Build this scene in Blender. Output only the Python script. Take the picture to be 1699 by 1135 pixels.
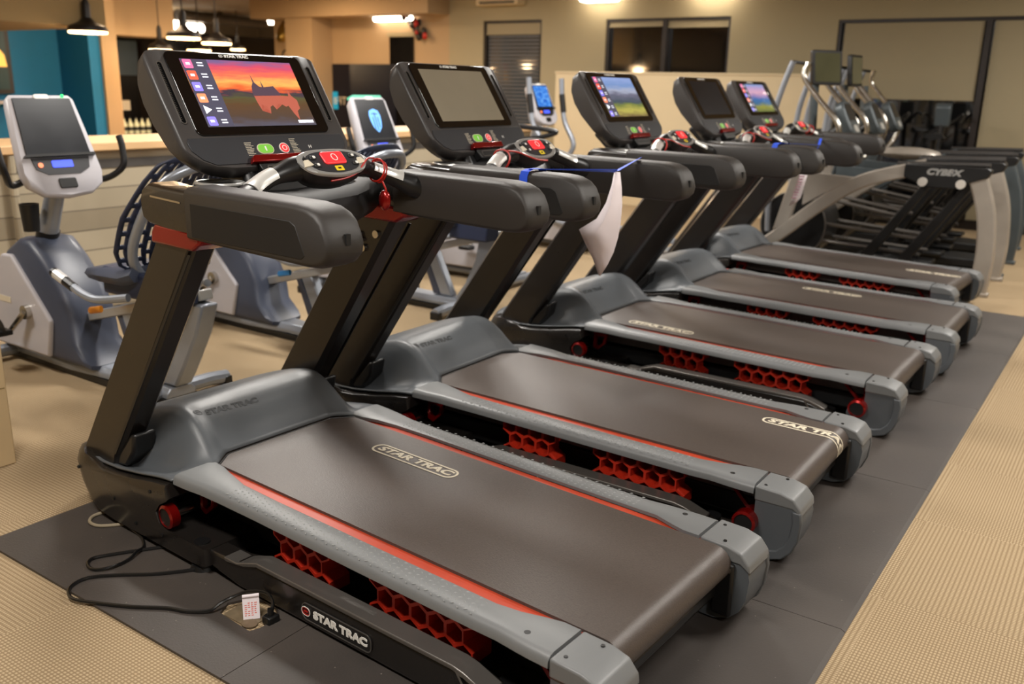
import bpy, bmesh, math, random
from mathutils import Vector, Matrix
random.seed(7)
S = bpy.context.scene
for o in list(bpy.data.objects): bpy.data.objects.remove(o)
COL = S.collection
PI = math.pi

# ------------------------------------------------------------------ camera
def cam_setup():
    f, px, py, pz, pitch, yaw, roll = 1503.47, 2.86705, -1.94999, 1.41040, 0.273729, 2.172610, 0.022708
    fw = Vector((math.cos(yaw)*math.cos(pitch), math.sin(yaw)*math.cos(pitch), -math.sin(pitch)))
    rt = Vector((math.sin(yaw), -math.cos(yaw), 0)); up = rt.cross(fw)
    c, s = math.cos(roll), math.sin(roll)
    r2 = c*rt + s*up; u2 = -s*rt + c*up
    cd = bpy.data.cameras.new('camera'); co = bpy.data.objects.new('camera', cd); COL.objects.link(co)
    co.matrix_world = Matrix(((r2.x, u2.x, -fw.x, px), (r2.y, u2.y, -fw.y, py), (r2.z, u2.z, -fw.z, pz), (0, 0, 0, 1)))
    cd.sensor_width = 36; cd.lens = f/1699*36; cd.clip_start = 0.05; cd.clip_end = 100
    cd.dof.use_dof = True; cd.dof.focus_distance = 2.45; cd.dof.aperture_fstop = 3.0
    S.camera = co
cam_setup()
S.view_settings.view_transform = 'Standard'; S.view_settings.look = 'None'
S.view_settings.exposure = 0.85; S.view_settings.gamma = 1; S.view_settings.use_curve_mapping = False

# ------------------------------------------------------------------ world and lights
W = bpy.data.worlds.new('night'); S.world = W; W.use_nodes = True
W.node_tree.nodes['Background'].inputs[0].default_value = (1.0, .85, .66, 1)
W.node_tree.nodes['Background'].inputs[1].default_value = 0.02
CEIL = 2.78
def area(name, loc, sx, sy, power, color, rot=(0, 0, 0)):
    l = bpy.data.lights.new(name, 'AREA'); l.shape = 'RECTANGLE'; l.size = sx; l.size_y = sy; l.energy = power; l.color = color
    o = bpy.data.objects.new(name, l); COL.objects.link(o); o.location = loc; o.rotation_euler = rot
    o['kind'] = 'structure'
    return o
WARM = (1.0, .80, .58)
NEUT = (1.0, .95, .88)
lamps = []
for (x, y, p) in [(-.7, 1.5, 44), (3.3, 1.6, 46), (-.7, 4.2, 44), (3.2, 4.8, 44), (-2.9, 2.9, 34), (-2.2, 6.6, 36), (2.9, 7.2, 36),
                  (1.3, -1.6, 40), (4.2, -1.6, 30), (-2.2, -1.0, 34), (-5.0, 6.8, 40)]:
    area('ceiling_lamp', (x, y, CEIL-.03), 1.1, .28, p, NEUT); lamps.append((x, y))
for (x, y, p) in [(-7.6, 7.6, 30), (-7.0, 4.6, 22), (-11, 11, 40)]:
    area('reception_lamp', (x, y, CEIL-.03), .9, .5, p, (1, .70, .42))

# ------------------------------------------------------------------ materials
def lin(c):
    return tuple(((v/255)/12.92 if v/255 <= .04045 else ((v/255+.055)/1.055)**2.4) for v in c)
def rgba(c): return (*lin(c), 1)
class NT:
    def __init__(s, name):
        s.m = bpy.data.materials.new(name); s.m.use_nodes = True; s.t = s.m.node_tree
        s.b = s.t.nodes['Principled BSDF']
    def n(s, typ, **kw):
        x = s.t.nodes.new(typ)
        for k, v in kw.items():
            if hasattr(x, k) and not k in x.inputs: setattr(x, k, v)
            else: x.inputs[k].default_value = v
        return x
    def l(s, a, b): s.t.links.new(a, b)
    def math(s, op, a, b=None, c=None):
        x = s.t.nodes.new('ShaderNodeMath'); x.operation = op
        for i, v in enumerate((a, b, c)):
            if v is None: continue
            if isinstance(v, (int, float)): x.inputs[i].default_value = v
            else: s.l(v, x.inputs[i])
        return x.outputs[0]
    def mix(s, f, a, b):
        x = s.t.nodes.new('ShaderNodeMix'); x.data_type = 'RGBA'
        for i, v in ((0, f), (6, a), (7, b)):
            if isinstance(v, (int, float)): x.inputs[i].default_value = v
            elif isinstance(v, tuple): x.inputs[i].default_value = v
            else: s.l(v, x.inputs[i])
        return x.outputs[2]
    def ramp(s, f, stops):
        x = s.t.nodes.new('ShaderNodeValToRGB'); cr = x.color_ramp
        while len(cr.elements) < len(stops): cr.elements.new(.5)
        for e, (p, c) in zip(cr.elements, stops): e.position = p; e.color = rgba(c)
        s.l(f, x.inputs[0]); return x.outputs[0]
def mat(name, col, rough=.5, metal=0, var=.08, scale=6, bump=0, bscale=300, coat=0, spec=.5, emit=0):
    k = NT(name); b = k.b
    tc = k.n('ShaderNodeTexCoord')
    no = k.n('ShaderNodeTexNoise'); no.inputs['Scale'].default_value = scale; no.inputs['Detail'].default_value = 4
    k.l(tc.outputs['Object'], no.inputs['Vector'])
    c = rgba(col); d = tuple(v*(1-var*2) for v in c[:3])+(1,); e = tuple(min(1, v*(1+var*2)) for v in c[:3])+(1,)
    k.l(k.mix(no.outputs[0], d, e), b.inputs['Base Color'])
    b.inputs['Metallic'].default_value = metal
    rr = k.math('MULTIPLY_ADD', no.outputs[0], .12, max(0, rough-.06)); k.l(rr, b.inputs['Roughness'])
    b.inputs['Specular IOR Level'].default_value = spec
    b.inputs['Coat Weight'].default_value = coat; b.inputs['Coat Roughness'].default_value = .08
    if bump:
        n2 = k.n('ShaderNodeTexNoise'); n2.inputs['Scale'].default_value = bscale; k.l(tc.outputs['Object'], n2.inputs['Vector'])
        bp = k.n('ShaderNodeBump'); bp.inputs['Strength'].default_value = bump; bp.inputs['Distance'].default_value = .002
        k.l(n2.outputs[0], bp.inputs['Height']); k.l(bp.outputs[0], b.inputs['Normal'])
    if emit:
        b.inputs['Emission Color'].default_value = c; b.inputs['Emission Strength'].default_value = emit
    return k.m
M = {}
M['hood'] = mat('grey_hood_plastic', (84, 88, 92), .40, var=.04, bump=.15, bscale=500)
M['rail'] = mat('light_grey_plastic', (112, 114, 115), .42, var=.04, bump=.1, bscale=500)
M['shroud'] = mat('charcoal_gloss_plastic', (30, 27, 25), .28, var=.06, coat=.2)
M['black'] = mat('black_plastic', (20, 20, 21), .38, var=.05)
M['dark'] = mat('dark_void_steel', (12, 12, 13), .6)
M['upright'] = mat('black_powder_coat', (22, 18, 16), .3, var=.05, bump=.1, bscale=700, coat=.25)
M['grip'] = mat('black_soft_grip', (46, 43, 41), .48, var=.05, bump=.25, bscale=900)
M['inset'] = mat('matte_black_inset', (20, 19, 19), .55)
M['console'] = mat('charcoal_console_plastic', (60, 57, 56), .38, var=.05)
M['keypad'] = mat('keypad_membrane', (44, 45, 49), .42, var=.03)
M['glass'] = mat('black_screen_glass', (5, 6, 9), .04, coat=1)
M['red'] = mat('anodised_red', (140, 14, 12), .25, metal=.6, coat=.4)
M['redplas'] = mat('red_plastic', (176, 28, 18), .4)
M['hexred'] = mat('red_rubber_honeycomb', (178, 40, 20), .42)
M['orange'] = mat('orange_red_deck_strip', (176, 62, 36), .45, var=.1, scale=20)
M['trim'] = mat('silver_grey_trim', (104, 100, 96), .32, metal=.5)
M['chrome'] = mat('bright_steel', (200, 196, 188), .22, metal=1)
M['white'] = mat('white_print', (236, 234, 228), .5, var=.02)
M['sensor'] = mat('satin_steel_sensor', (220, 220, 216), .3, metal=.4)
M['podplate'] = mat('pod_silver_plastic', (178, 178, 176), .3, metal=.5)
M['green'] = mat('green_button', (110, 176, 60), .4, emit=.25)
M['rbutton'] = mat('red_button', (235, 50, 55), .35, emit=.25)
M['yellow'] = mat('yellow_label', (232, 205, 40), .5)
M['cream'] = mat('cream_print', (214, 204, 182), .6, var=.03)
M['greyprint'] = mat('dark_emboss', (34, 37, 40), .5)
M['tape'] = mat('blue_masking_tape', (30, 82, 222), .55)
M['paper'] = mat('white_paper', (238, 228, 232), .8, var=.01)
M['cable'] = mat('black_cable', (16, 16, 17), .32, coat=.3)
M['tancable'] = mat('tan_cable', (150, 138, 116), .45)
M['bkwhite'] = mat('bike_light_grey', (186, 184, 190), .38, var=.03)
M['bkblue'] = mat('bike_slate_blue', (62, 68, 84), .4, var=.05)
M['bksilver'] = mat('bike_silver_paint', (150, 156, 166), .32, metal=.45)
M['bknavy'] = mat('bike_navy_mesh', (34, 42, 66), .5)
M['bkscreen'] = mat('bike_screen', (12, 17, 26), .3, coat=.1)
M['amber'] = mat('amber_lever', (222, 140, 30), .4)
M['bluelever'] = mat('blue_lever', (40, 130, 200), .4)
M['ledgreen'] = mat('green_led', (40, 220, 90), .4, emit=2)
M['ledblue'] = mat('blue_display', (60, 80, 230), .4, emit=.8)
M['teal'] = mat('teal_tray', (80, 190, 160), .4)
M['archsilver'] = mat('taupe_silver_paint', (168, 160, 150), .34, metal=.35)
M['archslate'] = mat('slate_paint', (80, 88, 92), .4, metal=.2)
M['wood'] = mat('pale_wood_top', (226, 186, 138), .45, var=.06, scale=3)
M['blackwall'] = mat('dark_glossy_panel', (14, 13, 13), .15, coat=.5)
M['navy'] = mat('navy_sign', (8, 14, 30), .35)
M['cyan'] = mat('cyan_sign', (20, 150, 190), .4, emit=.2)
M['bottle'] = mat('pale_bottle', (214, 220, 190), .3)
M['lampblack'] = mat('pendant_black', (24, 20, 20), .45)
def emis(name, col, st):
    k = NT(name); k.b.inputs['Base Color'].default_value = rgba(col)
    k.b.inputs['Emission Color'].default_value = rgba(col); k.b.inputs['Emission Strength'].default_value = st; return k.m
M['bulb'] = emis('warm_lamp_glow', (255, 196, 130), 9)
M['tube'] = emis('white_lamp_glow', (255, 238, 214), 7)

def belt_mat():
    k = NT('treadmill_belt'); tc = k.n('ShaderNodeTexCoord')
    mq = k.n('ShaderNodeMapping'); mq.inputs['Scale'].default_value = (.35, 1, 1); k.l(tc.outputs['Object'], mq.inputs[0])
    n1 = k.n('ShaderNodeTexNoise'); n1.inputs['Scale'].default_value = 420; n1.inputs['Detail'].default_value = 3; k.l(mq.outputs[0], n1.inputs['Vector'])
    n2 = k.n('ShaderNodeTexNoise'); n2.inputs['Scale'].default_value = 3.0; n2.inputs['Detail'].default_value = 5; k.l(tc.outputs['Object'], n2.inputs['Vector'])
    base = k.mix(n1.outputs[0], rgba((40, 35, 33)), rgba((94, 85, 79)))
    k.l(k.mix(k.math('MULTIPLY', n2.outputs[0], .45), base, rgba((88, 76, 70))), k.b.inputs['Base Color'])
    k.b.inputs['Roughness'].default_value = .42
    bp = k.n('ShaderNodeBump'); bp.inputs['Strength'].default_value = .35; bp.inputs['Distance'].default_value = .002
    k.l(n1.outputs[0], bp.inputs['Height']); k.l(bp.outputs[0], k.b.inputs['Normal']); return k.m
M['belt'] = belt_mat()
def rubber_mat():
    k = NT('rubber_mat'); tc = k.n('ShaderNodeTexCoord')
    n1 = k.n('ShaderNodeTexNoise'); n1.inputs['Scale'].default_value = 2.2; n1.inputs['Detail'].default_value = 7; k.l(tc.outputs['Object'], n1.inputs['Vector'])
    n2 = k.n('ShaderNodeTexNoise'); n2.inputs['Scale'].default_value = 180; k.l(tc.outputs['Object'], n2.inputs['Vector'])
    v = k.n('ShaderNodeTexVoronoi'); v.inputs['Scale'].default_value = 22; k.l(tc.outputs['Object'], v.inputs['Vector'])
    sp = k.math('LESS_THAN', v.outputs['Distance'], .045)
    c = k.mix(n1.outputs[0], rgba((44, 42, 42)), rgba((84, 76, 70)))
    c = k.mix(k.math('MULTIPLY', sp, .5), c, rgba((150, 142, 130)))
    k.l(c, k.b.inputs['Base Color'])
    k.l(k.math('MULTIPLY_ADD', n1.outputs[0], .3, .36), k.b.inputs['Roughness'])
    bp = k.n('ShaderNodeBump'); bp.inputs['Strength'].default_value = .3; bp.inputs['Distance'].default_value = .002
    k.l(n2.outputs[0], bp.inputs['Height']); k.l(bp.outputs[0], k.b.inputs['Normal']); return k.m
M['rubber'] = rubber_mat()
def carpet_mat():
    k = NT('tan_loop_carpet'); tc = k.n('ShaderNodeTexCoord'); sx = k.n('ShaderNodeSeparateXYZ'); k.l(tc.outputs['Object'], sx.inputs[0])
    X, Y = sx.outputs[0], sx.outputs[1]
    tx = k.math('FLOOR', k.math('DIVIDE', X, .61)); ty = k.math('FLOOR', k.math('DIVIDE', Y, .61))
    par = k.math('ABSOLUTE', k.math('MODULO', k.math('ADD', tx, ty), 2.0))
    def grid(a, b, pa, pb):
        s1 = k.math('SINE', k.math('MULTIPLY', a, 2*PI/pa)); s2 = k.math('SINE', k.math('MULTIPLY', b, 2*PI/pb))
        return k.math('MULTIPLY', k.math('MULTIPLY_ADD', s1, .5, .5), k.math('MULTIPLY_ADD', s2, .5, .5))
    g1 = grid(X, Y, .009, .013); g2 = grid(Y, X, .009, .013)
    mx = k.n('ShaderNodeMix'); k.l(par, mx.inputs[0]); k.l(g1, mx.inputs[2]); k.l(g2, mx.inputs[3])
    g = mx.outputs[0]
    nz = k.n('ShaderNodeTexNoise'); nz.inputs['Scale'].default_value = 1.6; nz.inputs['Detail'].default_value = 6; k.l(tc.outputs['Object'], nz.inputs['Vector'])
    c = k.mix(k.math('POWER', g, .6), rgba((132, 113, 88)), rgba((194, 174, 142)))
    c = k.mix(k.math('MULTIPLY', nz.outputs[0], .35), c, rgba((146, 122, 90)))
    k.l(c, k.b.inputs['Base Color']); k.b.inputs['Roughness'].default_value = .95; k.b.inputs['Specular IOR Level'].default_value = .1
    bp = k.n('ShaderNodeBump'); bp.inputs['Strength'].default_value = .35; bp.inputs['Distance'].default_value = .003
    k.l(g, bp.inputs['Height']); k.l(bp.outputs[0], k.b.inputs['Normal']); return k.m
M['carpet'] = carpet_mat()
M['wall'] = mat('beige_wall_paint', (160, 148, 118), .8, var=.02, scale=2, bump=.05)
M['wall2'] = mat('warm_tan_wall_paint', (172, 146, 112), .8, var=.02, scale=2)
M['halfwall'] = mat('cream_half_wall', (200, 182, 148), .7, var=.02)
M['ceilmat'] = mat('ceiling_paint', (150, 132, 104), .85, var=.02)
M['soffit'] = mat('olive_tan_soffit', (150, 128, 88), .8, var=.02)
M['bluewall'] = mat('teal_blue_wall', (18, 116, 166), .7, var=.04)
M['shade'] = mat('roller_shade_fabric', (152, 140, 112), .75, var=.02, bump=.1, bscale=900)
M['frame'] = mat('dark_bronze_frame', (34, 26, 22), .4)
M['nightglass'] = mat('night_window_glass', (14, 14, 16), .05, coat=.5)
M['nightglass'].node_tree.nodes['Principled BSDF'].inputs['IOR'].default_value = 2.1
M['dot'] = mat('raised_tread_dot', (150, 152, 152), .4)
M['pitch'] = mat('pitch_black_slot', (3, 3, 3), .95, spec=.1)
M['xbar'] = mat('black_crossbar', (12, 12, 13), .55)
M['whitecap'] = mat('polished_white_cap', (225, 220, 212), .25, metal=.3)
M['tile'] = mat('cream_wall_tile', (205, 180, 140), .35, var=.03)
def plank_mat():
    k = NT('greige_plank_cladding'); tc = k.n('ShaderNodeTexCoord'); sx = k.n('ShaderNodeSeparateXYZ'); k.l(tc.outputs['Object'], sx.inputs[0])
    Z = sx.outputs[2]; fr = k.math('FRACT', k.math('DIVIDE', Z, .125)); row = k.math('FLOOR', k.math('DIVIDE', Z, .125))
    wn = k.n('ShaderNodeTexWhiteNoise', noise_dimensions='1D'); k.l(row, wn.inputs['W'])
    gap = k.math('LESS_THAN', fr, .07)
    c = k.mix(wn.outputs[0], rgba((150, 138, 116)), rgba((184, 172, 148)))
    c = k.mix(k.math('MULTIPLY', gap, .6), c, rgba((70, 62, 52)))
    k.l(c, k.b.inputs['Base Color']); k.b.inputs['Roughness'].default_value = .6
    return k.m
M['plank'] = plank_mat()

# ------------------------------------------------------------------ mesh builder
def srt(v): return Vector(v)
class MB:
    def __init__(s): s.v = []; s.f = []
    def add(s, vs, fs):
        o = len(s.v); s.v += [tuple(v) for v in vs]; s.f += [tuple(i+o for i in f) for f in fs]; return s
    def box(s, x0, x1, y0, y1, z0, z1, mtx=None):
        vs = [Vector(p) for p in ((x0,y0,z0),(x1,y0,z0),(x1,y1,z0),(x0,y1,z0),(x0,y0,z1),(x1,y0,z1),(x1,y1,z1),(x0,y1,z1))]
        if mtx: vs = [mtx @ v for v in vs]
        return s.add(vs, [(0,3,2,1),(4,5,6,7),(0,1,5,4),(1,2,6,5),(2,3,7,6),(3,0,4,7)])
    def prism(s, prof, y0, y1, ax=1, mtx=None):
        # prof: 2D points; ax = extrusion axis (1: prof is xz, 0: prof is yz, 2: prof is xy)
        def P(p, t): return Vector((p[0], t, p[1])) if ax == 1 else Vector((t, p[0], p[1])) if ax == 0 else Vector((p[0], p[1], t))
        n = len(prof); vs = [P(p, y0) for p in prof]+[P(p, y1) for p in prof]
        if mtx: vs = [mtx @ v for v in vs]
        return s.add(vs, [tuple(range(n))[::-1], tuple(range(n, 2*n))]+[(i, (i+1) % n, (i+1) % n+n, i+n) for i in range(n)])
    def loft(s, rings, closed=True, caps=True):
        n = len(rings[0]); m = len(rings); vs = [p for r in rings for p in r]; fs = []
        for j in range(m-1):
            for i in range(n if closed else n-1):
                a = j*n+i; b = j*n+(i+1) % n; fs.append((a, b, b+n, a+n))
        if caps and closed: fs += [tuple(range(n))[::-1], tuple((m-1)*n+i for i in range(n))]
        return s.add(vs, fs)
    def tube(s, path, r, seg=10, ry=None, close=False):
        P = [Vector(p) for p in path]; n = len(P); rings = []; N = None
        for i, p in enumerate(P):
            if close: t = (P[(i+1) % n]-P[i-1]).normalized()
            else: t = ((P[i+1] if i < n-1 else P[i])-(P[i-1] if i > 0 else P[i])).normalized()
            if N is None:
                N = t.cross(Vector((0, 0, 1)))
                if N.length < .1: N = t.cross(Vector((0, 1, 0)))
                N.normalize()
            else:
                N = (N-t*N.dot(t)).normalized()
            Bn = t.cross(N); rr = r[i] if isinstance(r, (list, tuple)) else r; rb = (ry if ry else rr)
            rings.append([p+N*rr*math.cos(a)+Bn*rb*math.sin(a) for a in [2*PI*k/seg for k in range(seg)]])
        if close: rings.append(rings[0]); return s.loft(rings, True, False)
        return s.loft(rings)
    def cyl(s, p0, p1, r, seg=20, r2=None): return s.tube([p0, p1], [r, r if r2 is None else r2], seg)
    def ball(s, c, r, seg=12, sc=(1, 1, 1)):
        rings = []
        for j in range(1, 8):
            a = PI*j/8; rings.append([Vector((c[0]+r*sc[0]*math.sin(a)*math.cos(b), c[1]+r*sc[1]*math.sin(a)*math.sin(b), c[2]-r*sc[2]*math.cos(a))) for b in [2*PI*k/seg for k in range(seg)]])
        return s.loft(rings)
    def tf(s, m): s.v = [tuple(m @ Vector(v)) for v in s.v]; return s
    def build(s, name, m, parent=None, bevel=0, smooth=True, seg=2, sub=0, ang=35):
        me = bpy.data.meshes.new(name); me.from_pydata(s.v, [], s.f); me.update()
        bm = bmesh.new(); bm.from_mesh(me); bmesh.ops.recalc_face_normals(bm, faces=bm.faces)
        if smooth:
            for f in bm.faces: f.smooth = True
            for e in bm.edges:
                if len(e.link_faces) == 2: e.smooth = e.calc_face_angle(0) < math.radians(ang)
        bm.to_mesh(me); bm.free()
        me.materials.append(M[m] if isinstance(m, str) else m)
        o = bpy.data.objects.new(name, me); COL.objects.link(o)
        if parent: o.parent = parent
        if bevel:
            b = o.modifiers.new('bevel', 'BEVEL'); b.width = bevel; b.segments = seg; b.limit_method = 'ANGLE'; b.angle_limit = math.radians(30); b.harden_normals = False
        if sub:
            q = o.modifiers.new('sub', 'SUBSURF'); q.levels = q.render_levels = sub
        return o
def bez(pts, n=8):
    # Catmull-Rom through pts
    P = [Vector(p) for p in pts]; out = []
    for i in range(len(P)-1):
        p0 = P[max(i-1, 0)]; p1 = P[i]; p2 = P[i+1]; p3 = P[min(i+2, len(P)-1)]
        for k in range(n):
            t = k/n; out.append(.5*((2*p1)+(-p0+p2)*t+(2*p0-5*p1+4*p2-p3)*t*t+(-p0+3*p1-3*p2+p3)*t**3))
    return out+[P[-1]]
def rrect(w, h, r, seg=6, cx=0, cy=0):
    out = []
    for (sx, sy, a0) in ((1, 1, 0), (-1, 1, 90), (-1, -1, 180), (1, -1, 270)):
        for k in range(seg+1):
            a = math.radians(a0+90*k/seg); out.append((cx+sx*(w/2-r)+r*math.cos(a), cy+sy*(h/2-r)+r*math.sin(a)))
    return out
def empty(name, label=None, cat=None, loc=(0, 0, 0), rz=0, group=None):
    o = bpy.data.objects.new(name, None); COL.objects.link(o); o.location = loc; o.rotation_euler = (0, 0, rz); o.empty_display_size = .1
    if label: tag(o, label, cat, group)
    return o
def tag(o, label, cat, group=None, kind=None):
    o['label'] = label; o['category'] = cat
    if group: o['group'] = group
    if kind: o['kind'] = kind
    return o
def struct(o): o['kind'] = 'structure'; return o
KIDS = {}
def kids(o):
    return [c for c in bpy.data.objects if c.parent == o]
def copy_tree(o, parent=None):
    c = o.copy(); COL.objects.link(c); c.parent = parent
    for k in kids(o): copy_tree(k, c)
    return c
def text(name, s, size, m, parent, mtx, ext=.0006, xs=1.0, space=1.0, shear=0, bold=0):
    cu = bpy.data.curves.new(name, 'FONT'); cu.body = s; cu.size = size; cu.extrude = ext; cu.align_x = 'CENTER'; cu.align_y = 'CENTER'
    cu.space_character = space; cu.shear = shear; cu.resolution_u = 3; cu.offset = bold
    t = bpy.data.objects.new('tmp', cu); COL.objects.link(t)
    dg = bpy.context.evaluated_depsgraph_get(); me = bpy.data.meshes.new_from_object(t.evaluated_get(dg))
    bpy.data.objects.remove(t); me.name = name
    me.transform(mtx @ Matrix.Diagonal((xs, 1, 1, 1))); me.materials.clear(); me.materials.append(M[m])
    o = bpy.data.objects.new(name, me); COL.objects.link(o); o.parent = parent
    return o
def frame(o, x, y, z):
    x, y, z = Vector(x).normalized(), Vector(y).normalized(), Vector(z).normalized()
    return Matrix(((x.x, y.x, z.x, o[0]), (x.y, y.y, z.y, o[1]), (x.z, y.z, z.z, o[2]), (0, 0, 0, 1)))
def join_ring(outer, inner, mb, z0, z1, mtx):
    # flat ring between two same-length outlines, extruded z0..z1 along local z of mtx
    n = len(outer); rings = []
    for pts, z in ((outer, z0), (outer, z1), (inner, z1), (inner, z0)):
        rings.append([mtx @ Vector((p[0], p[1], z)) for p in pts])
    rings.append(rings[0]); mb.loft(rings, True, False); return mb

# ------------------------------------------------------------------ treadmill (local: x front to rear, y across, z up)
def smooth01(t): t = max(0, min(1, t)); return t*t*(3-2*t)
def interp(xs, ys, x):
    if x <= xs[0]: return ys[0]
    for i in range(len(xs)-1):
        if x <= xs[i+1]: return ys[i]+(ys[i+1]-ys[i])*(x-xs[i])/(xs[i+1]-xs[i])
    return ys[-1]
# console plane: point on the face at u (across), v (down the face), d (out of the face)
CG = Vector((.466, 0, 1.484)); CDV = Vector((.5463, 0, -.8376)); CN = Vector((.8376, 0, .5463))
def cpt(u, v, d=0): return CG+Vector((0, u, 0))+CDV*v+CN*d
CM = frame(CG, (0, 1, 0), -CDV, CN)          # local x = u, local y = -v, local z = out
def cmat(u, v, d): return CM @ Matrix.Translation((u, -v, d))

def star_logo(name, parent, mtx, m, size, cap_m=None):
    # a capsule badge with a ring inside, then the lettering, laid along local x of mtx
    mb = MB()
    w, h = size*1.05, size*.76
    join_ring(rrect(w, h, h*.499, 6), rrect(w*.82, h*.68, h*.33, 6), mb, 0, .0008, mtx @ Matrix.Translation((-size*3.75, 0, 0)))
    mb.prism(rrect(w*.5, h*.24, h*.11, 4), 0, .0008, ax=2, mtx=mtx @ Matrix.Translation((-size*3.75, 0, 0)))
    a = mb.build('emblem', cap_m or m, parent, smooth=False)
    t = text('lettering', 'STAR TRAC', size, m, parent, mtx @ Matrix.Translation((size*.62, 0, 0)), xs=1.30, bold=.0018*size/.03)
    return a, t

ZCX = [.04, .12, .22, .32, .40, .44, .48, .52, .56, .59, .615]; ZCZ = [.225, .285, .335, .370, .390, .391, .380, .353, .315, .282, .262]
def hood_z(x, y):
    ay = abs(y); xe = interp([0, .215, .282, .30, .44], [.612, .612, .662, .655, .640], ay)
    xr = .03+.585*(x-.03)/(xe-.03)
    zc = interp(ZCX, ZCZ, xr); zs = interp([.03, .12, .24, .34, .46, .56, .66], [.205, .215, .20, .205, .222, .240, .250], x)
    ridge = .30+.02*math.sin(xr*6); t = smooth01((ay-(ridge-.045))/.125)
    z = zc*(1-t)+zs*t-.012*math.exp(-((ay-.385)/.03)**2)*(1 if xr < .55 else 0)
    z -= .010*math.exp(-((x-.50)/.05)**2)*math.exp(-(ay/.16)**2)
    return max(z, zs-.01)
def build_treadmill():
    T = empty('treadmill')
    # ---- front shroud and lower body
    prof = [(0.0, .16), (.02, .198), (.06, .213), (.14, .207), (.24, .190), (.34, .190), (.46, .207), (.56, .226), (.635, .236),
            (.64, .19), (.60, .165), (.575, .13), (.59, .095), (.63, .082), (.82, .082), (.825, .03), (.80, .012), (.3, .012), (.16, .02), (.075, .045), (.02, .10)]
    rings = []
    for y, sc, dx in ((-.455, .90, .135), (-.45, .97, .112), (-.435, 1, .075), (-.40, 1, .03), (-.3, 1, -.015), (0, 1, -.05), (.3, 1, -.015), (.40, 1, .03), (.435, 1, .075), (.45, .97, .112), (.455, .90, .135)):
        cx, cz = .40, .11
        rings.append([Vector((cx+(p[0]-cx)*(1-(1-sc)*.15)+dx*smooth01(1-p[0]/.35), y, cz+(p[1]-cz)*sc)) for p in prof])
    MB().loft(rings).build('front_shroud', 'shroud', T, smooth=True, ang=40)
    # side lip of the shroud and screws
    scr = MB()
    for sy in (-1, 1):
        for x, z in ((.12, .15), (.33, .10), (.55, .19), (.60, .06), (.45, .05)):
            scr.cyl((x, sy*.452, z), (x, sy*.458, z), .006, 8)
    scr.build('screws', 'black', T)
    # ---- hood
    nu, nv = 40, 56; vs = []; fs = []
    for j in range(nv+1):
        y = -.435+.87*j/nv; ay = abs(y)
        xe = interp([0, .215, .282, .30, .44], [.612, .612, .662, .655, .640], ay)
        for i in range(nu+1):
            xs0 = .03+.13*smooth01((ay-.34)/.095); x = xs0+(xe-xs0)*i/nu; vs.append((x, y, hood_z(x, y)))
    for j in range(nv):
        for i in range(nu):
            a = j*(nu+1)+i; fs.append((a, a+1, a+nu+2, a+nu+1))
    hb = MB().add(vs, fs); h = hb.build('motor_hood', 'hood', T, ang=60)
    so = h.modifiers.new('solid', 'SOLIDIFY'); so.thickness = .006; so.offset = -1
    MB().tube([(interp([0, .215, .282], [.613, .613, .663], abs(y))+.002, y, .2535) for y in [-.283+.566*i/40 for i in range(41)]], .0035, 6).build('hood_gap_shade', 'black', T)  # black strip standing in for the shadow gap between hood and belt
    # logo embossed on the rear slope of the hood
    lm = frame((.497, -.165, .0), (0, 1, 0), (-.80, 0, 0), (0, 0, 1))
    lm = Matrix.Translation((.499, -.125, 0)) @ Matrix(((0, -.75, 0, 0), (1, 0, 0, 0), (0, 0, 1, 0), (0, 0, 0, 1)))
    for q in star_logo('x', h, lm, 'greyprint', .030):
        bm = bmesh.new(); bm.from_mesh(q.data); bmesh.ops.subdivide_edges(bm, edges=[e for e in bm.edges if e.calc_length() > .008], cuts=3); bm.to_mesh(q.data); bm.free()
        for v in q.data.vertices: v.co.z = hood_z(v.co.x, v.co.y)+.0009+v.co.z*.3
    # ---- deck frame under the belt
    MB().box(.60, 2.03, -.27, .27, .05, .13).build('deck_frame', 'dark', T, bevel=.01)
    MB().prism([(.62, .236), (2.02, .214), (2.02, .20), (.62, .205)], -.318, .318).build('running_deck', 'black', T, smooth=False)
    for sy in (-1, 1):
        ds = MB(); r = []
        for x in (.66, .75, 1.0, 1.5, 1.9, 2.018):
            z = .2515-.0155*(x-.6)
            r.append([Vector((x, sy*.268, z-.014)), Vector((x, sy*.322, z-.014)), Vector((x, sy*.322, z-.006)), Vector((x, sy*.268, z-.004))])
        ds.loft(r).build('deck_edge_strip', 'orange', T, smooth=False)
    # ---- belt loop
    zt = lambda x: .2555-.0155*(x-.6)
    pts = [(.56, zt(.6)), (1.2, zt(1.2)), (1.8, zt(1.8)), (2.07, zt(2.07))]
    cz = zt(2.07)-.05
    for k in range(1, 13):
        a = PI/2-PI*k/12; pts.append((2.07+.05*math.cos(a), cz+.05*math.sin(a)))
    pts += [(1.4, .142), (.56, .150)]
    inner = [(p[0], p[1]) for p in pts]
    MB().prism(pts, -.281, .281).build('running_belt', 'belt', T, ang=30)
    rl = MB(); rl.cyl((2.07, -.30, cz), (2.07, .30, cz), .036, 20); rl.build('rear_roller', 'chrome', T)
    ub = MB(); ub.box(2.0, 2.085, -.30, .30, .075, .125); ub.build('rear_crossbar', 'black', T, bevel=.015)
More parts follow.
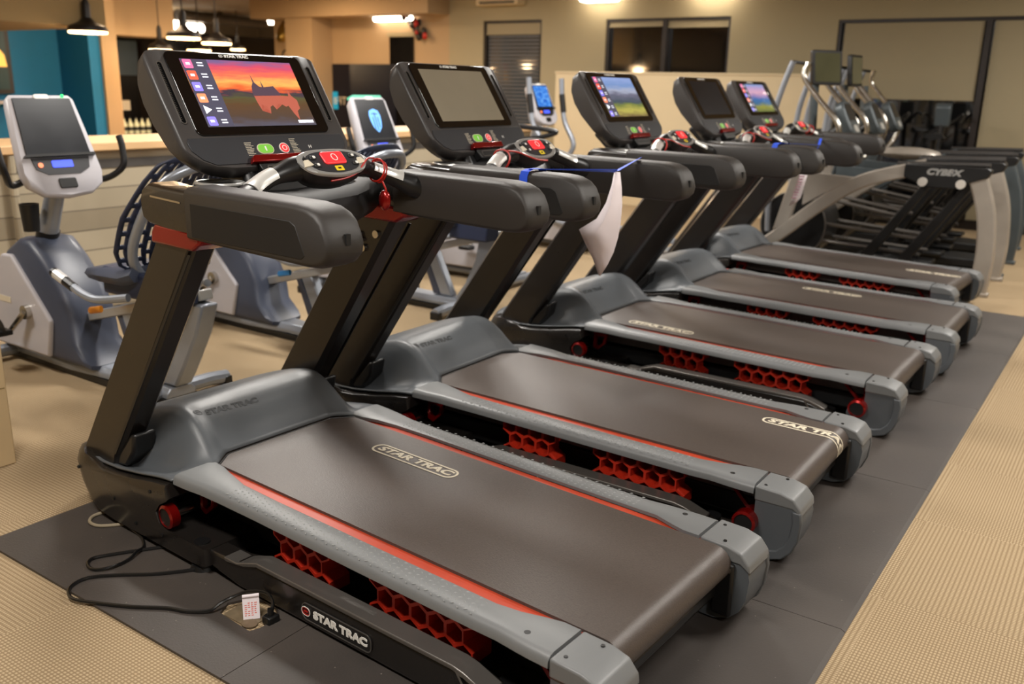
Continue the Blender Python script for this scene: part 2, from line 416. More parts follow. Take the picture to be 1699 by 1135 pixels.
    # ---- side rails
    for sy in (-1, 1):
        r = []
        st = [(.640, .283, .428), (.70, .290, .425), (.76, .306, .418), (.84, .322, .410), (1.0, .326, .408), (1.4, .326, .410), (1.8, .326, .410), (1.87, .320, .413), (1.93, .300, .418), (1.97, .290, .420), (2.016, .290, .420)]
        for x, yi, yo in st:
            z = .262-.0165*(x-.6)-(.004 if .84 <= x <= 1.82 else 0)
            cs = [(yi, z-.012), (yi, z-.002), (yi+.004, z), (yo-.022, z), (yo-.008, z-.004), (yo, z-.014), (yo+.001, z-.030), (yo-.006, z-.034), (yo-.012, z-.030)]
            r.append([Vector((x, sy*a, b)) for a, b in cs])
        ra = MB().loft(r).build('side_rail', 'rail', T, ang=50)
        tr = MB()
        for i in range(46):
            x = .86+i*.0205
            for j in range(5):
                y = .3345+j*.0145+(.0065 if i % 2 else 0); z = .262-.0165*(x-.6)-.0041
                d = .0052; e = .0024; q = 1 if (i+j) % 2 else -1
                tr.add([(x-d, sy*(y-q*e*1.3), z), (x, sy*(y-e), z), (x+d, sy*(y+q*e*1.3), z), (x, sy*(y+e), z), (x, sy*y, z+.0022)], [(0, 1, 4), (1, 2, 4), (2, 3, 4), (3, 0, 4)])
        tr.build('tread_grip', 'dot', ra, smooth=False)
        sc = MB(); sc.cyl((1.93, sy*.378, .236), (1.93, sy*.378, .2405), .008, 12); sc.build('rail_screw', 'black', ra)
        # ---- rear end cap
        prof2 = [(2.022, .232), (2.10, .229), (2.138, .218), (2.160, .192), (2.170, .15), (2.164, .09), (2.148, .05), (2.12, .022), (2.08, .008), (2.04, .008), (1.995, .022), (1.965, .048), (1.952, .080), (1.955, .100), (1.985, .100), (2.012, .115), (2.022, .15)]
        rr = []
        for t, f in ((.292, 1), (.405, 1), (.415, .985), (.421, .95)):
            rr.append([Vector((2.08+(p[0]-2.08)*f, sy*t, .12+(p[1]-.12)*f)) for p in prof2])
        cap = MB().loft(rr).build('end_cap', 'hood', T, ang=40)
        orim = [(2.168, .185), (2.1735, .15), (2.168, .09), (2.152, .048), (2.124, .018), (2.082, .004), (2.04, .004), (1.99, .019), (1.96, .046)]
        irim = [(2.140, .185), (2.145, .15), (2.140, .098), (2.126, .066), (2.104, .044), (2.075, .036), (2.045, .037), (2.012, .048), (1.985, .070)]
        MB().prism(orim+irim[::-1], sy*.405, sy*.4265).build('cap_rim', 'hood', cap, bevel=.005)
        prof3 = [(2.021, .2375), (2.10, .2345), (2.142, .223), (2.166, .195), (2.1705, .170), (2.158, .178), (2.140, .19), (2.021, .19)]
        MB().prism(prof3, sy*.288, sy*.424).build('cap_cover', 'rail', cap, bevel=.006, seg=3)
        for x, y in ((2.045, .395), (2.085, .31)): MB().cyl((x, sy*y, .230), (x, sy*y, .238), .005, 10).build('cap_screw', 'black', cap)
        ib = MB(); ib.box(2.07, 2.13, sy*.276, sy*.293, .03, .19); ib.build('roller_bracket', 'black', cap, bevel=.012)
        MB().cyl((2.115, sy*.274, .172), (2.115, sy*.290, .172), .009, 10).build('adjuster_bolt', 'chrome', cap)
        # ---- knobs front and rear with their red brackets
        for kx, kz, br in ((.622, .125, [(.655, .205), (.735, .205), (.72, .15), (.68, .115), (.655, .125)]), (2.004, .118, [(1.895, .208), (2.01, .208), (2.022, .13), (1.985, .115)])):
            kb = MB(); n = 28
            outer = [(kx+.038*math.cos(2*PI*i/n), kz+.038*math.sin(2*PI*i/n)) for i in range(n)]
            innr = [(kx+.0295*math.cos(2*PI*i/n), kz+.0295*math.sin(2*PI*i/n)) for i in range(n)]
            rg = []
            for pts_, yy in ((outer, .425 if kx < 1 else .418), (outer, .452), (innr, .456), (innr, .44)): rg.append([Vector((p[0], sy*yy, p[1])) for p in pts_])
            rg.append(rg[0]); kb.loft(rg, True, False)
            kn = kb.build('suspension_knob', 'red', T, ang=50)
            MB().cyl((kx, sy*.43, kz), (kx, sy*.452, kz), .030, 24).build('knob_face', 'inset', kn)
            MB().cyl((kx, sy*.36, kz), (kx, sy*.43, kz), .012, 12).build('knob_stem', 'chrome', kn)
            b = MB(); cx_ = sum(p[0] for p in br)/len(br); cz_ = sum(p[1] for p in br)/len(br)
            inn = [((p[0]-cx_)*.62+cx_, (p[1]-cz_)*.62+cz_) for p in br]
            rg = []
            for pts_, yy in ((br, .335), (br, .352), (inn, .352), (inn, .335)): rg.append([Vector((p[0], sy*yy, p[1])) for p in pts_])
            rg.append(rg[0]); b.loft(rg, True, False); b.build('knob_bracket', 'red', kn, smooth=False)
        # ---- red honeycomb supports
        for hx0, ncol in ((1.035, 4), (1.42, 6)):
            hb_ = MB(); R = .0335; wx = R*math.sqrt(3)
            for row in range(3):
                for c in range(ncol if row % 2 == 0 else ncol-1):
                    hx = hx0+wx*(c+.5+(.5 if row % 2 else 0)); hz = .092+row*1.5*R
                    o6 = [(hx+R*math.cos(math.radians(30+60*i)), hz+R*math.sin(math.radians(30+60*i))) for i in range(6)]
                    i6 = [(hx+R*.84*math.cos(math.radians(30+60*i)), hz+R*.84*math.sin(math.radians(30+60*i))) for i in range(6)]
                    rg = []
                    for pts_, yy in ((o6, .30), (o6, .372), (i6, .372), (i6, .30)): rg.append([Vector((p[0], sy*yy, min(p[1], .222))) for p in pts_])
                    rg.append(rg[0]); hb_.loft(rg, True, False)
            hb_.build('honeycomb_support', 'hexred', T, smooth=False)
        # ---- lower frame bar with silver trim
        MB().prism([(.80, .03), (.80, .078), (.93, .082), (1.04, .104), (1.77, .104), (1.86, .080), (1.90, .06), (1.90, .03), (1.84, .008), (.95, .008)], sy*.37, sy*.438).build('lower_frame', 'shroud', T, bevel=.008)
        MB().prism([(.895, .086), (.955, .086), (.985, .098), (1.045, .118), (1.765, .116), (1.80, .110), (1.87, .086), (1.868, .074), (1.79, .098), (1.76, .103), (1.045, .104), (.985, .084), (.90, .072)], sy*.385, sy*.4435).build('frame_trim', 'trim', T, bevel=.003)
        wd = MB()
        join_ring([(1.865, .084), (1.80, .107), (1.775, .107), (1.80, .070), (1.865, .055)], [(1.855, .080), (1.80, .099), (1.788, .099), (1.808, .074), (1.855, .062)], wd, 0, .003, frame((0, sy*.4445, 0), (1, 0, 0), (0, 0, 1), (0, -sy*1.0, 0)) if sy < 0 else frame((0, .4475, 0), (1, 0, 0), (0, 0, 1), (0, -1, 0)))
        wd.build('chrome_bezel', 'chrome', T, smooth=False)
        # ---- badge on the near side
        bm_ = frame((1.365, sy*.4385, .050), (1 if sy < 0 else -1, 0, 0), (0, 0, 1), (0, sy, 0))
        bd = MB(); bd.prism(rrect(.265, .052, .020), 0, .0025, ax=2, mtx=bm_); bd = bd.build('name_badge', 'inset', T, smooth=False)
        rim = MB(); join_ring(rrect(.265, .052, .020), rrect(.259, .046, .017), rim, .0022, .0038, bm_); rim.build('badge_rim', 'trim', bd, smooth=False)
        a, t = star_logo('x', bd, bm_ @ Matrix.Translation((-.003, 0, .003)), 'white', .030, 'redplas')
        rm_ = MB(); join_ring(rrect(.0345, .0262, .0130), rrect(.0310, .0226, .0112), rm_, .0031, .0043, bm_ @ Matrix.Translation((-.003-.030*3.75, 0, 0))); rm_.build('emblem_rim', 'white', bd, smooth=False)
        # ---- levelling feet
        ft = MB(); ft.cyl((.765, sy*.425, .012), (.765, sy*.425, .085), .024, 16); ft.build('foot_bracket', 'black', T)
        ft = MB(); ft.cyl((.765, sy*.425, 0.0), (.765, sy*.425, .014), .040, 20, .034); ft.build('levelling_foot', 'black', T)
        ft = MB(); ft.cyl((1.86, sy*.34, 0.0), (1.86, sy*.34, .06), .03, 16); ft.build('levelling_foot', 'black', T)
        # ---- uprights
        ub = MB(); rg = []
        y0, y1 = sy*.335, sy*.425
        for z, x in ((.16, .085), (.23, .115), (.985, .648)):
            w_ = .215 if z < .2 else (.205 if z < .5 else .185)
            r_ = .018
            ring = [(x+r_, y1), (x+w_-r_, y1), (x+w_, y1-sy*r_), (x+w_, y0+sy*r_), (x+w_-r_, y0), (x+r_, y0), (x, y0+sy*r_), (x, y1-sy*r_)]
            rg.append([Vector((a, b, z)) for a, b in ring])
        up = ub.loft(rg).build('upright', 'upright', T, ang=30)
        gv = MB()
        gv.prism([(.305, .24), (.318, .24), (.817, .95), (.804, .95)], sy*.4245, sy*.4275); gv.build('groove', 'black', up, smooth=False)
        for dx, dz in ((.07, .905), (.145, .915), (.048, .86), (.118, .862), (.095, .89)):
            bx = .648+(dz-.985)*.71+dx
            MB().cyl((bx, y0-sy*.010, dz), (bx, y0+sy*.002, dz), .0135 if dx != .095 else .008, 10).build('upright_bolt', 'chrome', up)
        # boot at the foot of the upright
        MB().prism([(.30, .20), (.36, .205), (.41, .265), (.425, .33), (.40, .325), (.33, .25)], sy*.34, sy*.42).build('upright_boot', 'black', T, bevel=.01)
        MB().prism([(.640, .965), (.835, .962), (.872, .985), (.872, 1.015), (.665, 1.022), (.645, 1.0)], sy*.328, sy*.434).build('red_collar', 'red', T, bevel=.008)
        # ---- handrail arm: glossy front tube, padded grip and matte inset
        rg = []
        for y, f in ((.333, .82), (.340, .94), (.350, 1), (.418, 1), (.428, .94), (.435, .82)):
            pr = [(.612, 1.055), (.618, 1.030), (.640, 1.016), (.72, 1.006), (.90, .998), (.90, 1.118), (.72, 1.124), (.645, 1.130), (.622, 1.118), (.612, 1.09)]
            rg.append([Vector((p[0], sy*y, 1.065+(p[1]-1.065)*f)) for p in pr])
        arm = MB().loft(rg).build('handrail_arm', 'shroud', T, ang=50)
        MB().prism([(.66, 1.098), (.80, 1.092), (.80, 1.087), (.66, 1.093)], sy*.4335, sy*.4365).build('chrome_strip', 'chrome', arm, smooth=False)
        rg = []
        pr = [(.825, .994), (.825, 1.130), (.832, 1.135), (1.0, 1.134), (1.27, 1.1315), (1.315, 1.126), (1.344, 1.114), (1.364, 1.095), (1.378, 1.065), (1.385, 1.035), (1.380, 1.010), (1.364, .993), (1.34, .984), (1.30, .981), (1.1, .986), (.9, .991)]
        for y, f in ((.324, .80), (.327, .88), (.333, .94), (.343, .985), (.352, 1), (.412, 1), (.424, .985), (.434, .94), (.440, .88), (.443, .80)):
            rg.append([Vector((1.1+(p[0]-1.1)*(1-(1-f)*.14), sy*y, 1.058+(p[1]-1.058)*f)) for p in pr])
        gr = MB().loft(rg).build('padded_grip', 'grip', T, ang=40)
        MB().prism([(.855, 1.004), (.855, 1.094), (1.255, 1.090), (1.275, 1.080), (1.305, 1.012), (1.292, 1.002)], sy*.4375, sy*.4442).build('grip_inset', 'inset', gr, bevel=.002)
        MB().box(1.366, 1.386, sy*.372, sy*.386, 1.040, 1.066).build('end_slot', 'dark', gr)
    # ---- crossbar, console neck, trays
    cb = MB(); rg = []
    for y, x0, x1, z0, z1 in ((-.36, .58, .76, 1.02, 1.105), (-.28, .585, .80, 1.0, 1.10), (-.15, .60, .86, .985, 1.09), (0, .60, .88, .98, 1.085), (.15, .60, .86, .985, 1.09), (.28, .585, .80, 1.0, 1.10), (.36, .58, .76, 1.02, 1.105)):
        rg.append([Vector(p) for p in ((x0, y, z0+.02), (x0+.02, y, z0), (x1-.02, y, z0), (x1, y, z0+.025), (x1-.01, y, z1-.02), (x1-.04, y, z1), (x0+.02, y, z1), (x0, y, z1-.02))])
    cbar = cb.loft(rg).build('crossbar', 'xbar', T, ang=45)
    MB().prism([(.46, 1.18), (.62, 1.04), (.72, 1.05), (.66, 1.16), (.56, 1.25)], -.13, .13).build('console_neck', 'black', T, bevel=.02)
    for sy in (-1, 1):
        rim = MB(); rim.tube([(.665+.075*math.cos(a), sy*.215+.062*math.sin(a), 1.116) for a in [2*PI*i/28 for i in range(28)]], .006, 8, close=True)
        rim.build('cup_ring', 'podplate', cbar)
        cp = MB(); cp.cyl((.665, sy*.215, 1.05), (.665, sy*.215, 1.112), .055, 24, .066); cp.build('cup_holder', 'black', cbar)
    # ---- console
    rg = []
    prof = [(-.006, -.006), (-.001, .0), (.18, .0), (.388, .0), (.396, -.010), (.398, -.05), (.372, -.095), (.25, -.122), (.13, -.128), (.04, -.108), (-.002, -.065)]
    vt = {.313: (.040, .285, .60, .010), .311: (.022, .312, .61, .004), .306: (.010, .328, .62, .0), .298: (.003, .342, .63, 0), .285: (-.002, .357, .65, 0), .262: (-.006, .374, .70, 0), .225: (-.006, .390, .80, 0), .17: (-.006, .398, .92, 0), 0: (-.006, .400, 1, 0)}
    ks = sorted(vt); us = [-k for k in ks[::-1]]+ks[1:]
    for u in us:
        a, b, f, ins = vt[abs(u)]
        rg.append([cpt(u, a+(p[0]+.006)/.404*(b-a), p[1]*f-ins) for p in prof])
    con = MB().loft(rg).build('console_shell', 'console', T, ang=42)
    bz = MB(); bz.prism(rrect(.496, .280, .022), -.004, .0045, ax=2, mtx=cmat(0, .143, 0)); bz.build('screen_bezel', 'glass', T, bevel=.002)
    kp = MB()
    kp.prism([(-.285, -.290), (.285, -.290), (.292, -.305), (.288, -.330), (.262, -.360), (.225, -.378), (-.225, -.378), (-.262, -.360), (-.288, -.330), (-.292, -.305)], 0, .003, ax=2, mtx=CM)
    kpo = kp.build('keypad_panel', 'keypad', T, bevel=.001)
    for u in (-.272, .272):
        v_ = MB(); v_.prism(rrect(.014, .198, .0065), -.001, .0014, ax=2, mtx=cmat(u, .14, 0)); vo = v_.build('speaker_slot', 'pitch', con, smooth=False)
        rm = MB(); join_ring(rrect(.0195, .205, .009), rrect(.014, .199, .0065), rm, 0, .0026, cmat(u, .14, 0)); rm.build('slot_rim', 'trim', vo, smooth=False)
        tt = MB()
        for i in range(34): tt.prism([(-.0055, 0), (-.0055, .0018), (-.001, .0009)], .0005, .003, ax=2, mtx=cmat(u, .05+i*.0054, 0))
        tt.build('slot_teeth', 'trim', vo, smooth=False)
    star_logo('x', kpo, cmat(-.005, .0135, .0048), 'white', .013)
    b = MB(); b.prism(rrect(.056, .030, .0149), 0, .005, ax=2, mtx=cmat(-.037, .334, .002)); g = b.build('start_button', 'green', kpo, bevel=.0015)
    rm = MB(); join_ring(rrect(.060, .034, .0169), rrect(.056, .030, .0149), rm, 0, .004, cmat(-.037, .334, .002)); rm.build('button_rim', 'cream', g, smooth=False)
    MB().prism(rrect(.005, .016, .002), .0048, .0058, ax=2, mtx=cmat(-.037, .334, .002)).build('button_mark', 'white', g)
    b = MB(); b.prism(rrect(.032, .032, .0158), 0, .005, ax=2, mtx=cmat(.034, .334, .002)); g = b.build('stop_button', 'rbutton', kpo, bevel=.0015)
    rm = MB(); join_ring(rrect(.035, .035, .0174), rrect(.031, .031, .0154), rm, 0, .0045, cmat(.034, .334, .002)); join_ring(rrect(.018, .018, .0089), rrect(.013, .013, .0064), rm, .0045, .0058, cmat(.034, .334, .002)); rm.build('button_rim', 'white', g, smooth=False)
    pl = MB()
    for (u0, v0, n, w) in ((-.105, .312, 9, .034), (.066, .304, 10, .03)):
        for i in range(n):
            ww = w*(.6+.4*random.random()); pl.box(0, ww, 0, .0016, 0, .0006, mtx=cmat(u0, v0+i*.0052, .0032))
    pl.build('instruction_print', 'cream', kpo, smooth=False)
    text('lettering', 'H', .016, 'white', kpo, cmat(.138, .333, .0034), xs=1.1)
    text('lettering', 'star trac', .012, 'cream', con, frame(cpt(-.289, .338, -.012), CDV*.8+Vector((0, .6, 0)), (0, -.6, .8), (.5, -.8, .35)), xs=.9)
    MB().prism([(-.10, -.360), (.085, -.360), (.085, -.384), (-.115, -.384), (-.108, -.370)], .002, .022, ax=2, mtx=CM).build('red_tray_lip', 'red', T, bevel=.003)
    us_ = MB(); us_.prism([(-.09, -.384), (.08, -.384), (.07, -.425), (-.08, -.425)], -.03, .012, ax=2, mtx=CM); uo = us_.build('port_box', 'black', T, bevel=.004)
    up_ = MB(); join_ring(rrect(.12, .024, .006), rrect(.114, .018, .004), up_, 0, .001, cmat(-.005, .405, .0125)); up_.build('port_frame', 'trim', uo, smooth=False)
    # ---- grab pod
    PN = Vector((.7, 0, .714)); PV = Vector((.714, 0, -.7)); P0 = Vector((.89, .015, 1.183))
    PM = frame(P0, (0, 1, 0), -PV, PN)
    def pm(u, v, d): return PM @ Matrix.Translation((u, -v, d))
    out = []
    for u, v in bez([(-.128, .0, 0), (-.118, -.022, 0), (-.075, -.038, 0), (0, -.043, 0), (.075, -.038, 0), (.118, -.022, 0), (.128, .0, 0), (.112, .030, 0), (.075, .050, 0), (0, .060, 0), (-.075, .050, 0), (-.112, .030, 0), (-.128, 0, 0)], 5)[:-1] and [(p.x, p.y) for p in bez([(-.128, .0, 0), (-.118, -.022, 0), (-.075, -.038, 0), (0, -.043, 0), (.075, -.038, 0), (.118, -.022, 0), (.128, .0, 0), (.112, .030, 0), (.075, .050, 0), (0, .060, 0), (-.075, .050, 0), (-.112, .030, 0), (-.128, 0, 0)], 5)[:-1]]:
        out.append((u, -v))
    cy_ = -.008
    def scl(s): return [(p[0]*s, cy_+(p[1]-cy_)*s) for p in out]
    rg = [[PM @ Vector((p[0], p[1], d)) for p in scl(s)] for s, d in ((.45, -.075), (.80, -.066), (.98, -.035), (1.02, -.012), (1.0, -.002))]
    MB().loft(rg).build('pod_body', 'black', T, ang=50)
    rg = [[PM @ Vector((p[0], p[1], d)) for p in scl(s)] for s, d in ((1.0, -.006), (1.0, .004), (.95, .007), (.86, .006))]
    pp = MB().loft(rg).build('pod_plate', 'podplate', T, ang=50)
    MB().prism(scl(.78), .0055, .0075, ax=2, mtx=PM).build('pod_keypad', 'keypad', pp, smooth=False)
    MB().prism(rrect(.084, .046, .010), .007, .013, ax=2, mtx=pm(.002, -.004, 0)).build('pod_stop_button', 'rbutton', pp, bevel=.003)
    rm = MB(); join_ring(rrect(.022, .026, .0109), rrect(.017, .021, .0084), rm, .013, .0138, pm(.004, -.004, 0)); rm.build('stop_mark', 'white', pp, smooth=False)
    MB().prism(rrect(.030, .018, .003), .007, .0085, ax=2, mtx=pm(.004, .034, 0)).build('yellow_label', 'yellow', pp, smooth=False)
    MB().box(-.006, .005, -.0028, .0028, .0086, .0092, mtx=pm(.004, .034, 0)).build('label_print', 'inset', pp, smooth=False)
    for u in (-.073, .075):
        tg = MB()
        for v in (-.008, .020): tg.prism(rrect(.022, .014, .004), .007, .012, ax=2, mtx=pm(u, v, 0))
        to = tg.build('toggle_keys', 'inset', pp, bevel=.002)
        tg = MB()
        for v in (-.008, .020): tg.prism(rrect(.009, .009, .003), .0121, .0135, ax=2, mtx=pm(u+.003, v, 0))
        tg.build('key_print', 'white', to)
        tg = MB(); tg.prism([(-.02, -.01), (.016, -.004), (.006, .016), (-.01, .014)], .006, .010, ax=2, mtx=pm(u*1.36, .014, 0)); tg.build('heart_rate_print', 'cream', pp, smooth=False)
    for sy in (-1, 1):
        path = bez([(.868, .015+sy*.09, 1.168), (.862, .015+sy*.14, 1.160), (.872, sy*.20, 1.143), (.890, sy*.265, 1.120), (.915, sy*.315, 1.098), (.93, sy*.345, 1.082)], 5)
        n = len(path); rad = [.036 if i < 3 else .036-.011*smooth01((i-3)/6) if i < 14 else .025+.012*smooth01((i-14)/8) for i in range(n)]
        gp = MB().tube(path, rad, 16).build('pulse_grip', 'black', T)
        sp = MB(); rg = []
        up = Vector((.55, 0, .83))
        for q in range(9, 18):
            p = path[q]; tt_ = (path[q+1]-path[q-1]).normalized(); n1_ = (up-tt_*up.dot(tt_)).normalized(); n2_ = tt_.cross(n1_)
            ww = [-58, -35, -12, 12, 35, 58]
            rg.append([p+(n1_*math.cos(math.radians(a_))+n2_*math.sin(math.radians(a_)))*(rad[q]+.0025) for a_ in ww]+[p+(n1_*math.cos(math.radians(a_))+n2_*math.sin(math.radians(a_)))*(rad[q]-.003) for a_ in ww[::-1]])
        sp.loft(rg)
        sp.build('pulse_sensor', 'sensor', gp)
    return T
def retag(o, label, cat, group, kind=None): return tag(o, label, cat, group, kind)

# the picture on a console screen
def screen_mat(name, kind):
    k = NT(name); tc = k.n('ShaderNodeTexCoord'); mp = k.n('ShaderNodeMapping'); k.l(tc.outputs['UV'], mp.inputs[0])
    sx = k.n('ShaderNodeSeparateXYZ'); k.l(mp.outputs[0], sx.inputs[0]); X, Y = sx.outputs[0], sx.outputs[1]
    nz = k.n('ShaderNodeTexNoise'); nz.inputs['Scale'].default_value = 4; nz.inputs['Detail'].default_value = 6
    m2 = k.n('ShaderNodeMapping'); m2.inputs['Scale'].default_value = (1, 3.0, 1); k.l(tc.outputs['UV'], m2.inputs[0]); k.l(m2.outputs[0], nz.inputs['Vector'])
    yy = k.math('ADD', Y, k.math('MULTIPLY_ADD', nz.outputs[0], .26, -.13))
    if kind == 'sunset':
        c = k.ramp(yy, [(0, (96, 92, 104)), (.12, (92, 74, 64)), (.34, (104, 76, 52)), (.43, (96, 92, 60)), (.50, (74, 62, 74)), (.56, (250, 110, 60)), (.66, (255, 190, 100)), (.78, (250, 120, 90)), (.9, (226, 84, 110)), (1, (130, 104, 150))])
    elif kind == 'valley':
        c = k.ramp(yy, [(0, (120, 100, 70)), (.15, (190, 180, 90)), (.30, (120, 130, 70)), (.38, (70, 84, 96)), (.55, (110, 110, 130)), (.66, (170, 176, 196)), (.80, (120, 150, 200)), (1, (150, 170, 220))])
    elif kind == 'rosy':
        c = k.ramp(yy, [(0, (110, 120, 70)), (.18, (150, 150, 70)), (.30, (70, 110, 140)), (.45, (60, 110, 170)), (.55, (150, 130, 180)), (.70, (220, 170, 190)), (.85, (190, 160, 200)), (1, (130, 160, 210))])
    else:
        c = k.ramp(nz.outputs[0], [(.3, (20, 60, 160)), (.5, (50, 130, 230)), (.62, (130, 190, 250)), (.8, (10, 40, 120))])
    k.b.inputs['Base Color'].default_value = (0, 0, 0, 1); k.l(c, k.b.inputs['Emission Color']); k.b.inputs['Emission Strength'].default_value = .62
    k.b.inputs['Roughness'].default_value = .08; k.b.inputs['Coat Weight'].default_value = .5
    return k.m
def uv_quad(name, m, parent, mtx, w, h):
    me = bpy.data.meshes.new(name); me.from_pydata([mtx @ Vector(p) for p in ((-w/2, -h/2, 0), (w/2, -h/2, 0), (w/2, h/2, 0), (-w/2, h/2, 0))], [], [(0, 1, 2, 3)])
    u = me.uv_layers.new(); 
    for i, p in enumerate(((0, 0), (1, 0), (1, 1), (0, 1))): u.data[i].uv = p
    me.materials.append(m); o = bpy.data.objects.new(name, me); COL.objects.link(o); o.parent = parent; return o
def add_screen(T, kind, icons=True):
    if kind == 'off':
        s = uv_quad('display', M['bkscreen'], T, cmat(.0, .142, .0052), .405, .228); return s
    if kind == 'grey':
        s = uv_quad('display', M['reflscreen'], T, cmat(.0, .142, .0052), .405, .228); return s
    s = uv_quad('display', screen_mat('screen_picture_'+kind, kind), T, cmat(.0, .142, .0052), .405, .228)
    if icons:
        pn = MB(); pn.box(-.202, -.112, -.254, -.029, 0, .0004, mtx=CM @ Matrix.Translation((0, 0, .0054))); pn.build('menu_column', 'menu', s, smooth=False)
        cols = ('ic_pink', 'ic_red', 'ic_violet', 'ic_orange', 'ic_white', 'ic_violet')
        for i, c in enumerate(cols):
            v = .045+i*.0385; ic = MB()
            if c == 'ic_white': ic.prism([(-.010, -.014), (.014, 0), (-.010, .014)], 0, .0005, ax=2, mtx=cmat(-.180, v, .0058))
            else: ic.prism(rrect(.030, .030, .004), 0, .0005, ax=2, mtx=cmat(-.181, v, .0058))
            io = ic.build('icon', c, s, smooth=False)
            mk = MB(); mk.box(-.007, .007, -.004, .004, .0005, .0007, mtx=cmat(-.181, v, .0058)) if c != 'ic_white' else mk.box(-.002, .002, -.002, .002, .0005, .0007, mtx=cmat(-.181, v, .0058))
            for q in (0, 1): mk.box(0, .020, 0, .004, 0, .0005, mtx=cmat(-.150, v-.002+q*.009, .0058))
            mk.build('icon_print', 'menutext', s, smooth=False)
    if kind == 'sunset':
        # a dark roof line with towers standing in the evening picture
        rf = MB(); z = .0056
        rf.add([cmat(0, 0, z) @ Vector(p) for p in ((.005, -.140, 0), (.012, -.118, 0), (.022, -.104, 0), (.024, -.075, 0), (.028, -.104, 0), (.040, -.118, 0), (.050, -.120, 0), (.053, -.096, 0), (.057, -.120, 0), (.095, -.116, 0), (.108, -.140, 0), (.110, -.150, 0), (.005, -.152, 0))], [tuple(range(13))])
        rf.build('roof_silhouette', 'silh', s, smooth=False)
        wl = MB()
        out = [(.006, -.150), (.008, -.176), (.014, -.204), (.020, -.180), (.028, -.188), (.036, -.186), (.042, -.214), (.050, -.190), (.062, -.184), (.070, -.200), (.080, -.178), (.100, -.182), (.112, -.190), (.122, -.186), (.132, -.214), (.144, -.238), (.150, -.205), (.164, -.196), (.166, -.166), (.150, -.150), (.144, -.128), (.138, -.152), (.110, -.150)]
        bm = bmesh.new(); bv = [bm.verts.new(cmat(0, 0, z) @ Vector((p[0], p[1], 0))) for p in out]; bm.faces.new(bv); bmesh.ops.triangulate(bm, faces=bm.faces)
        wl.add([v.co.copy() for v in bm.verts], [tuple(v.index for v in f.verts) for f in (bm.verts.index_update() or bm.faces)]); bm.free()
        wl.build('brick_walls', 'brick', s, smooth=False)
        st = MB(); st.box(.135, .195, -.248, -.238, 0, .0003, mtx=CM @ Matrix.Translation((0, 0, .0056))); st.build('status_box', 'menutext', s, smooth=False)
    return s
M['reflscreen'] = mat('lcd_painted_reflection', (146, 138, 120), .06, coat=1, var=.05)  # switched-off screen, its pale grey reflection painted into the base colour
M['menu'] = emis('menu_grey', (62, 60, 76), .5)
M['menutext'] = emis('menu_text', (210, 214, 226), .55)
M['silh'] = emis('roof_dark', (66, 50, 62), .55)
M['brick'] = emis('brick_glow', (150, 76, 60), .55)
for n_, c_ in (('ic_pink', (214, 96, 140)), ('ic_red', (246, 84, 60)), ('ic_violet', (120, 110, 220)), ('ic_orange', (246, 130, 90)), ('ic_white', (240, 244, 250))): M[n_] = emis('icon_'+n_, c_, .58)

def belt_logo(T, x, y, wrap=False):
    mtx = frame((x, y, .2555-.0155*(x-.6)+.0006), (1, 0, -.0155), (0, 1, 0), (.0155, 0, 1))
    mb = MB()
    join_ring(rrect(.355, .064, .030), rrect(.341, .050, .024), mb, 0, .0006, mtx)
    o = mb.build('belt_logo', 'cream', T, smooth=False)
    text('lettering', 'STAR TRAC', .044, 'cream', o, mtx @ Matrix.Translation((0, .001, 0)), xs=1.36, shear=.15, bold=.0018)
    if wrap:
        # the rear end of the print bends round the roller
        cz = .2555-.0155*(2.07-.6)-.05+.0006
        def bend(me):
            bm = bmesh.new(); bm.from_mesh(me); bmesh.ops.triangulate(bm, faces=bm.faces)
            for _ in range(3):
                ed = [e for e in bm.edges if e.calc_length() > .010 and max(v.co.x for v in e.verts) > 2.05]
                bmesh.ops.subdivide_edges(bm, edges=ed, cuts=1 if _ else 5)
            bm.to_mesh(me); bm.free()
            for v in me.vertices:
                if v.co.x > 2.07:
                    a = (v.co.x-2.07)/.05; r = .0503+max(0, v.co.z-(.2555-.0155*(v.co.x-.6)+.0006))
                    v.co.x = 2.07+r*math.sin(a); v.co.z = cz+r*math.cos(a)
        bend(o.data)
        for k in kids(o): bend(k.data)
    return o

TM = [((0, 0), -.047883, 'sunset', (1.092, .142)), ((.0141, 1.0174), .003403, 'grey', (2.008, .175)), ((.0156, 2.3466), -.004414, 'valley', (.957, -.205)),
      ((.0367, 3.4623), -.002564, 'off', (1.365, .155)), ((-.1502, 4.8117), -.057584, 'rosy', (1.915, .05))]
LAB = ['nearest treadmill, sunset picture on its screen and red cord round its right grip',
       'second treadmill from the front, blank grey screen and blue tape on its handrail',
       'third treadmill from the front, bright mountain valley picture on its screen',
       'fourth treadmill from the front, switched-off black screen and sheet of paper hung below the rail',
       'farthest treadmill of the row, beside the arched silver machines, pink sky picture on its screen']
proto = build_treadmill()
TREAD = []
for i, ((x, y), th, scr, lg) in enumerate(TM):
    t = proto if i == 0 else copy_tree(proto)
    TREAD.append(t)
for i, ((x, y), th, scr, lg) in enumerate(TM):
    t = TREAD[i]; t.location = (x, y, .008); t.rotation_euler = (0, 0, th)
    add_screen(t, scr); belt_logo(t, *lg, wrap=(i == 1))
    tag(t, LAB[i], 'treadmill', 'treadmills in a row on the black mat')
def tw(k, p):
    (x, y), th = TM[k][0], TM[k][1]; c, s = math.cos(th), math.sin(th)
    return Vector((x+p[0]*c-p[1]*s, y+p[0]*s+p[1]*c, p[2]+.008))
